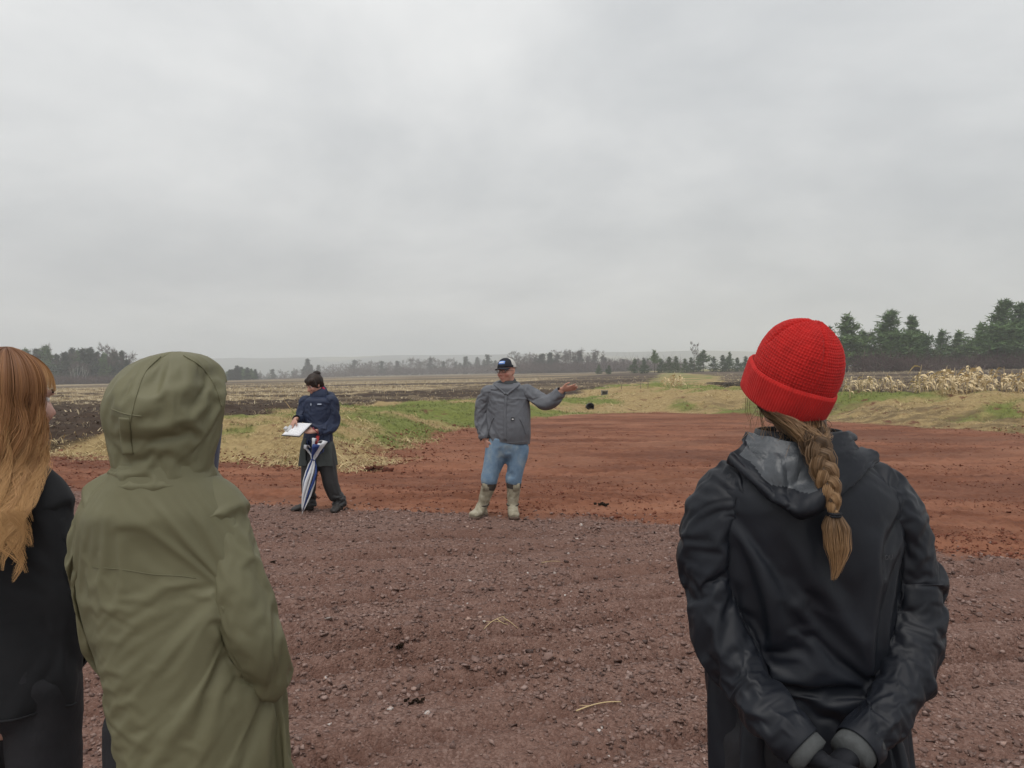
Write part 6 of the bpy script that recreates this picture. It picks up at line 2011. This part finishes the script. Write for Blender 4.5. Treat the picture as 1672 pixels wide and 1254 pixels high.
slab('board', (qa, qb, qc, qd), 0, .004, MAT_BOARD, cl)
def paper_mat():
    m, t, b = new_mat('printed_paper'); g = NG(t)
    p = g.coord('Object', rot=(0, 0, 0.75))
    w = g.n('ShaderNodeTexWave', wave_type='BANDS', bands_direction='Y', ins={'Vector': p, 'Scale': 26.0, 'Distortion': 0.0}).outputs['Fac']
    n_ = g.noise(p, 60, 3)
    f = g.math('MULTIPLY', g.ramp(w, [(0.55, 0.0), (0.7, 1.0)]), g.ramp(n_, [(0.42, 0.0), (0.55, 0.6)]))
    g.to(g.mix(f, (0.80, 0.80, 0.82), (0.42, 0.42, 0.45)), b.inputs['Base Color']); b.inputs['Roughness'].default_value = .7
    return m
ctr = qa.lerp(qc, .5)
ins_ = [q.lerp(ctr, .05) for q in (qa, qb, qc, qd)]
slab('paper', ins_, .009, .001, paper_mat(), cl, .006)
MAT_CLIP = simple_mat('pale_metal', (0.55, 0.55, 0.55), .35)
me_ = qa.lerp(qd, .5); ed = (qd - qa).normalized(); inn = (qb - qa).normalized()
mb = MB(); mb.tube([me_ - ed * .05 + nrm * .012 + inn * .012, me_ + ed * .05 + nrm * .012 + inn * .012], [(.024, .007)] * 2, 10, up=nrm)
mb.tube([me_ - ed * .022 + nrm * .02 - inn * .02, me_ + ed * .022 + nrm * .02 - inn * .02], [(.020, .006)] * 2, 10, up=nrm)
mb.build('clip', MAT_CLIP, cl)
# folded umbrella hanging from her wrist, its point on the gravel
tip = CE(282, 1175, 0); tip = P(430 + 282 / 4.48, 580 + 1175 / 4.48, 8.50); tip.z = hz(tip.x, 8.5)
top = P(430 + 397 / 4.48, 580 + 600 / 4.48, 8.62)
um = empty('umbrella', tip, 'folded blue and white umbrella standing on its point in front of the woman', 'umbrella')
ax = (top - tip); LN = ax.length; ax.normalize()
s1 = ax.cross(Vector((0, 1, 0))).normalized(); s2 = ax.cross(s1).normalized()
MAT_UW = fabric('white_umbrella_cloth', (0.66, 0.67, 0.70), .6, .3, .06, 8.0)
MAT_UB = fabric('blue_umbrella_cloth', (0.020, 0.050, 0.20), .5, .4, .15, 8.0)
tv = [.05, .10, .25, .42, .55, .64, .69, .72, .76, .82, .88, .925, .93, .90]
rv = [.008, .016, .034, .050, .048, .034, .020, .017, .030, .058, .080, .088, .068, .032]
for q in range(8):
    V = []
    for t_, r_ in zip(tv, rv):
        for i in range(7):
            a = 2 * PI * (q + i / 6) / 8 + t_ * 2.2
            rr2 = r_ * (1 + 0.38 * math.sin(PI * i / 6) * (1 if q % 2 else .75)) * (1 + 0.25 * math.sin(q * 2.1 + t_ * 6))
            dr = 0.03 * math.sin(q * 1.7) if t_ > .8 else 0
            c = tip + ax * (t_ * LN + (0.05 * math.sin(q * 2.3) if t_ > .85 else 0))
            V.append(tuple(c + s1 * (math.cos(a) * rr2 + dr) + s2 * math.sin(a) * rr2))
    o = obj('canopy_panel', np.array(V), grid_faces(7, len(tv), False), MAT_UB if q in (2, 4, 7) else MAT_UW, um)
    m = o.modifiers.new('t', 'SOLIDIFY'); m.thickness = .002
mb = MB(); mb.tube([tip + Vector((0, 0, .001)), tip + ax * .03, tip + ax * .08], [.002, .005, .006], 8); mb.tube([tip + ax * .08, tip + ax * LN * .93], .006, 8); mb.build('shaft', MAT_CLIP, um)
mb = MB(); mb.tube([tip + ax * LN * .90, tip + ax * LN * .95, tip + ax * LN * 1.02], [.016, .020, .018], 10); mb.build('handle', simple_mat('red_handle', (0.40, 0.03, 0.03), .5), um)
w = CE(385, 556, -.19)
mb = MB(); e0 = tip + ax * LN * 1.02
mb.tube([e0, e0.lerp(w, .5) + Vector((.02, -.02, 0)), w + Vector((.03, -.045, -.01)), w + Vector((-.01, -.055, .03)), w + Vector((-.03, -.02, .045))], .005, 6); mb.build('wrist_strap', simple_mat('red_strap', (0.30, 0.03, 0.05), .7), um)
mb = MB(); c = tip + ax * LN * .705
mb.tube([c + s1 * math.cos(a) * .024 + s2 * math.sin(a) * .024 for a in np.linspace(0, 2 * PI, 14)], .006, 6, cap=False); mb.build('tie', MAT_UB, um)
t1 = time.time()
run_sims(20)
print('sim', time.time() - t1, 'total', time.time() - T0)
# ------------------------------------------------------------------ dry corn and small things about the basin
MAT_CORN = simple_mat('dry_corn', (0.55, 0.42, 0.23), 0.75, 0.3, 6.0)
MAT_CORNLEAF = simple_mat('dry_corn_leaf', (0.62, 0.49, 0.29), 0.75, 0.35, 5.0)
def corn_meshes(seed):
    r = np.random.RandomState(seed)
    H = 1.0
    lean = r.randn(2) * 0.10
    st = [np.array([lean[0] * t * t, lean[1] * t * t, H * t]) for t in np.linspace(0, 1, 6)]
    if seed % 3 == 0: st[-1] = st[-2] + np.array([0.16 * r.randn(), 0.16 * r.randn(), 0.02]); st[-2] = st[-2] * 0.97
    a = MB(); a.tube(st, [.016, .015, .013, .011, .009, .004], 6)
    leaves = []
    for q in range(r.randint(5, 8)):
        t = 0.2 + 0.75 * r.rand()
        b = np.array([lean[0] * t * t, lean[1] * t * t, H * t])
        an = r.rand() * 6.28; d = np.array([math.cos(an), math.sin(an), 0])
        Ln = 0.25 + 0.3 * r.rand(); sd = np.array([-d[1], d[0], 0.3 * r.randn()])
        pts, V, F = [], [], []
        for j in range(6):
            u = j / 5
            p = b + d * Ln * (u - 0.25 * u * u) + np.array([0, 0, Ln * (0.75 * u - (1.1 + 0.5 * r.rand()) * u * u)])
            w = 0.042 * (1 - u) ** 0.6 * (0.6 + min(1, 3 * u)) * 0.8
            tw = u * 1.6
            s_ = sd * math.cos(tw) + np.array([0, 0, 1]) * math.sin(tw)
            V += [p - s_ * w, p + s_ * w + np.array([0, 0, .004])]
        for j in range(5): F.append((2 * j, 2 * j + 1, 2 * j + 3, 2 * j + 2))
        leaves.append((V, F))
    e = MB(); p = st[3] + np.array([.02, 0, 0]); e.tube([p, p + np.array([.05, .02, .04]), p + np.array([.10, .04, .0])], [.014, .022, .006], 7)
    return a, leaves, e
corn_protos = []
def corn(x, y, h, rz, label, group):
    k = int(abs(x * 31 + y * 17)) % 5
    while len(corn_protos) < 5: corn_protos.append(None)
    if corn_protos[k] is None:
        o = empty('corn_stalk', (0, 0, 0))
        a, lv, e = corn_meshes(400 + k)
        a.build('stalk', MAT_CORN, o)
        for V, F in lv: MB().add(V, F).build('leaf', MAT_CORNLEAF, o)
        e.build('husk', MAT_CORNLEAF, o)
        corn_protos[k] = o
    else:
        o = copy_tree(corn_protos[k])
    o.location = (x, y, hz(x, y) - .02); o.scale = (h * 1.1, h * 1.1, h); o.rotation_euler = (0, 0, rz)
    tag(o, label, 'corn stalk', group)
    return o
rp = random.Random(12)
for i in range(112):
    px = rp.choice([rp.uniform(1376, 1480), rp.uniform(1490, 1560), rp.uniform(1545, 1690), rp.uniform(1560, 1690)])
    Y = rp.uniform(33.0, 37.5) - (px - 1376) * 0.004
    dens = 0.45 + 0.75 * (px > 1540) + 0.25 * (1400 < px < 1460)
    h = rp.uniform(0.55, 1.05) + (0.35 * rp.random() if px > 1500 else 0.0)
    corn((px - CX) / FPX * Y, Y, h, rp.uniform(0, 6.28), 'dry bleached corn stalk left standing along the edge of the right hand field', 'standing corn along the right field')
for i in range(13):
    px = 1103 + rp.gauss(0, 8); Y = 47 + rp.uniform(-.5, .5)
    corn((px - CX) / FPX * Y, Y, rp.uniform(.6, 1.0), rp.uniform(0, 6.28), 'dry corn stalk in the clump left of the red knit cap', 'corn clump left of the red cap')
for px in (1083, 1087):
    Y = 46.0
    corn((px - CX) / FPX * Y, Y, .75, rp.uniform(0, 6.28), 'thin lone corn stalk left of the corn clump', 'lone corn stalks')
def ground_at(px, py):
    """ground point seen at a photo pixel"""
    Ys = np.geomspace(2.0, 150, 900)
    q = P(px, py, 1.0) - Vector((0, 0, CAM_H))
    xs, zs = q.x * Ys, CAM_H + q.z * Ys
    i = int(np.argmax(zs <= height(xs, Ys)))
    return Vector((xs[i], Ys[i], hz(xs[i], Ys[i])))
# drain pipe in the bank
MAT_PIPE = simple_mat('black_plastic', (0.012, 0.012, 0.014), 0.4, 0.2, 8.0)
q = ground_at(964, 669)
c = q + Vector((0, -.06, .125)); Yp = c.y
cp = empty('drain_pipe', q, 'black corrugated drain pipe mouth in the far bank', 'pipe')
mb = MB()
pts = [c + Vector((.03 * t, .9 * t, -.06 * t)) for t in np.linspace(0, 1, 26)]
mb.tube(pts, [.150 + (.012 if i % 2 else 0.0) for i in range(26)], 22, cap=False)
mb.tube([pts[12], pts[13]], .150, 22)  # black disc added inside the bore, standing in for the shade of the mouth
pp = mb.build('pipe_wall', MAT_PIPE, cp); m = pp.modifiers.new('t', 'SOLIDIFY'); m.thickness = .022
mb = MB(); mb.tube([c + Vector((.155 * math.cos(a), 0, .155 * math.sin(a))) for a in np.linspace(0, 2 * PI, 26)], .018, 6, cap=False); mb.build('pipe_rim', MAT_PIPE, cp)
# small grey box on the bank behind the man's hand
rs = random.Random(4)
MAT_GREYWOOD = simple_mat('weathered_wood', (0.20, 0.20, 0.19), 0.85, 0.25, 8.0)
q = P(987, 640, 47); zb = hz(q.x, 47)
gb_ = empty('wooden_box', (q.x, 47, zb), 'small weathered grey box standing on the grass beyond the pointing hand', 'box')
mb = MB()
for dx_ in (-.17, .17): mb.box((q.x + dx_, 47, zb + .14), (.035, .34, .28))
mb.build('side_panel', MAT_GREYWOOD, gb_, False)
MB().box((q.x, 47, zb + .295), (.42, .38, .03)).build('lid', MAT_GREYWOOD, gb_, False)
MB().box((q.x, 47.10, zb + .14), (.30, .03, .24)).build('back_panel', MAT_GREYWOOD, gb_, False)
# marker stakes
MAT_STAKE = simple_mat('stake_wood', (0.24, 0.20, 0.15), 0.85, 0.2, 10.0)
for px, h, lb in ((1015, .55, 'thin wooden stake right of the small grey box'), (1058, .75, 'thin wooden stake left of the corn clump'), (1046, .5, 'short wooden stake between the grey box and the corn clump')):
    Y = 48.0; x = (px - CX) / FPX * Y; zb = hz(x, Y)
    mb = MB(); mb.tube([(x, Y, zb - .1), (x + .01, Y, zb + h - .04), (x + .01, Y, zb + h)], [.022, .020, .010], 6)
    tag(mb.build('stake', MAT_STAKE), lb, 'stake', 'marker stakes on the bank')
# heap of dark sticks left of the red cap
c = P(1192, 636, 44); zc_ = hz(c.x, 44)
hp = empty('brush_pile', (c.x, 44, zc_), 'low heap of dark sticks and roots just left of the red knit cap', 'brush pile')
MAT_STICK = simple_mat('dark_sticks', (0.075, 0.060, 0.050), 0.9, 0.4, 6.0)
for i in range(34):
    a = rs.uniform(-.5, .5) + (PI if rs.random() < .5 else 0); Ln = rs.uniform(.4, 1.1)
    b = Vector((c.x + rs.gauss(0, .55), 44 + rs.gauss(0, .35), zc_ + abs(rs.gauss(.05, .10))))
    e_ = b + Vector((math.cos(a) * Ln, math.sin(a) * Ln * .6, rs.uniform(-.06, .20)))
    mb = MB(); mb.tube([b, b.lerp(e_, .5) + Vector((0, 0, rs.uniform(-.03, .06))), e_], [.022, .017, .008], 5); mb.build('stick', MAT_STICK, hp)
q = P(1176, 620, 62); zq_ = hz(q.x, 62)
tag(MB().box((q.x, 62, zq_ + .16), (2.2, .3, .10)).build('plank', MAT_STICK, None, False), 'long dark plank lying on the straw behind the stick heap', 'plank')
# straw stems lying on the crushed rock
def stem(pix, r, label):
    pts = []
    for a, b in catmull(pix, 5):
        w = ground_at(a, b); pts.append(tuple(w + Vector((0, 0, .008))))
    pts = np.array(pts)
    for _ in range(12): pts[1:-1] = (pts[:-2] + 2 * pts[1:-1] + pts[2:]) / 4
    pts[:, 2] += max(0.0, max(hz(p_[0], p_[1]) + .004 - p_[2] for p_ in pts)); pts = [tuple(p_) for p_ in pts]
    mb = MB(); mb.tube(pts, [r * (1 - .4 * i / len(pts)) for i in range(len(pts))], 6)
    mb.tube([pts[len(pts) // 3], np.array(pts[len(pts) // 3]) + np.array([-.05, -.012, .008])], [r * .8, r * .2], 5)
    tag(mb.build('straw_stem', MAT_CORN), label, 'straw', 'straw stems on the gravel')
stem([(941, 1166), (962, 1158), (985, 1153), (1014, 1149)], .0035, 'long straw stem lying alone on the gravel near the bottom centre')
stem([(790, 1030), (802, 1020), (815, 1012), (824, 1009)], .0022, 'bent straw stem left of the straw wisp on the gravel')
stem([(822, 1012), (834, 1020), (846, 1033)], .0020, 'straw stem on the right of the straw wisp on the gravel')
stem([(812, 1016), (822, 1022), (830, 1026)], .0020, 'short straw stem in the middle of the straw wisp on the gravel')
stem([(884, 921), (900, 919), (915, 919)], .002, 'small straw stem on the gravel below the man')
# dark lumps
def lump(name, px, py, s, mat, label, n=7, seed=0):
    q = ground_at(px, py); r = np.random.RandomState(seed)
    root = empty(name, q, label, 'clod')
    for i in range(n):
        V, F = STONES[(i + seed) % len(STONES)]
        off = np.array([r.randn() * s * 1.3, r.randn() * s * .8, s * .15 + abs(r.randn()) * s * .12])
        obj('crumb', np.asarray(V) * s * (.5 + .7 * r.rand()) + np.array(q) + off, np.array(F), mat, root, smooth=False)
lump('clod', 983, 824, .032, MAT_DCLOD, 'flat dark clod lying on the red earth right of the man', 16, 1)
lump('clod', 612, 768, .11, MAT_CLOD, 'heaped red clod at the corner of the left bank', 10, 2)
lump('clod', 677, 1146, .018, MAT_DCLOD, 'dark crumbled lump on the gravel near the bottom', 9, 3)
lump('clod', 448, 920, .020, MAT_DCLOD, 'dark flat stone lump on the gravel beside the green sleeve', 5, 4)
lump('clod', 652, 1060, .024, MAT_DCLOD, 'small dark lump in the middle of the gravel', 4, 5)
print('props', time.time() - T0, len(bpy.data.objects))
# ------------------------------------------------------------------ haze
hz_m = bpy.data.materials.new('mist'); hz_m.use_nodes = True
t = hz_m.node_tree
for n_ in list(t.nodes):
    if n_.type == 'BSDF_PRINCIPLED': t.nodes.remove(n_)
pv = t.nodes.new('ShaderNodeVolumePrincipled')
pv.inputs['Color'].default_value = (0.93, 0.955, 0.98, 1)
pv.inputs['Density'].default_value = HAZE
out_n = [n_ for n_ in t.nodes if n_.type == 'OUTPUT_MATERIAL'][0]
t.links.new(pv.outputs['Volume'], out_n.inputs['Volume'])
mbh = MB().box((0, 2150, 40), (9200, 4400, 160))
tag(mbh.build('haze', hz_m, None, False), 'thin rain mist over the fields', 'mist', kind='stuff')
scene.frame_set(1)
bpy.data.scenes.remove(WORK)
print('script', time.time() - T0)
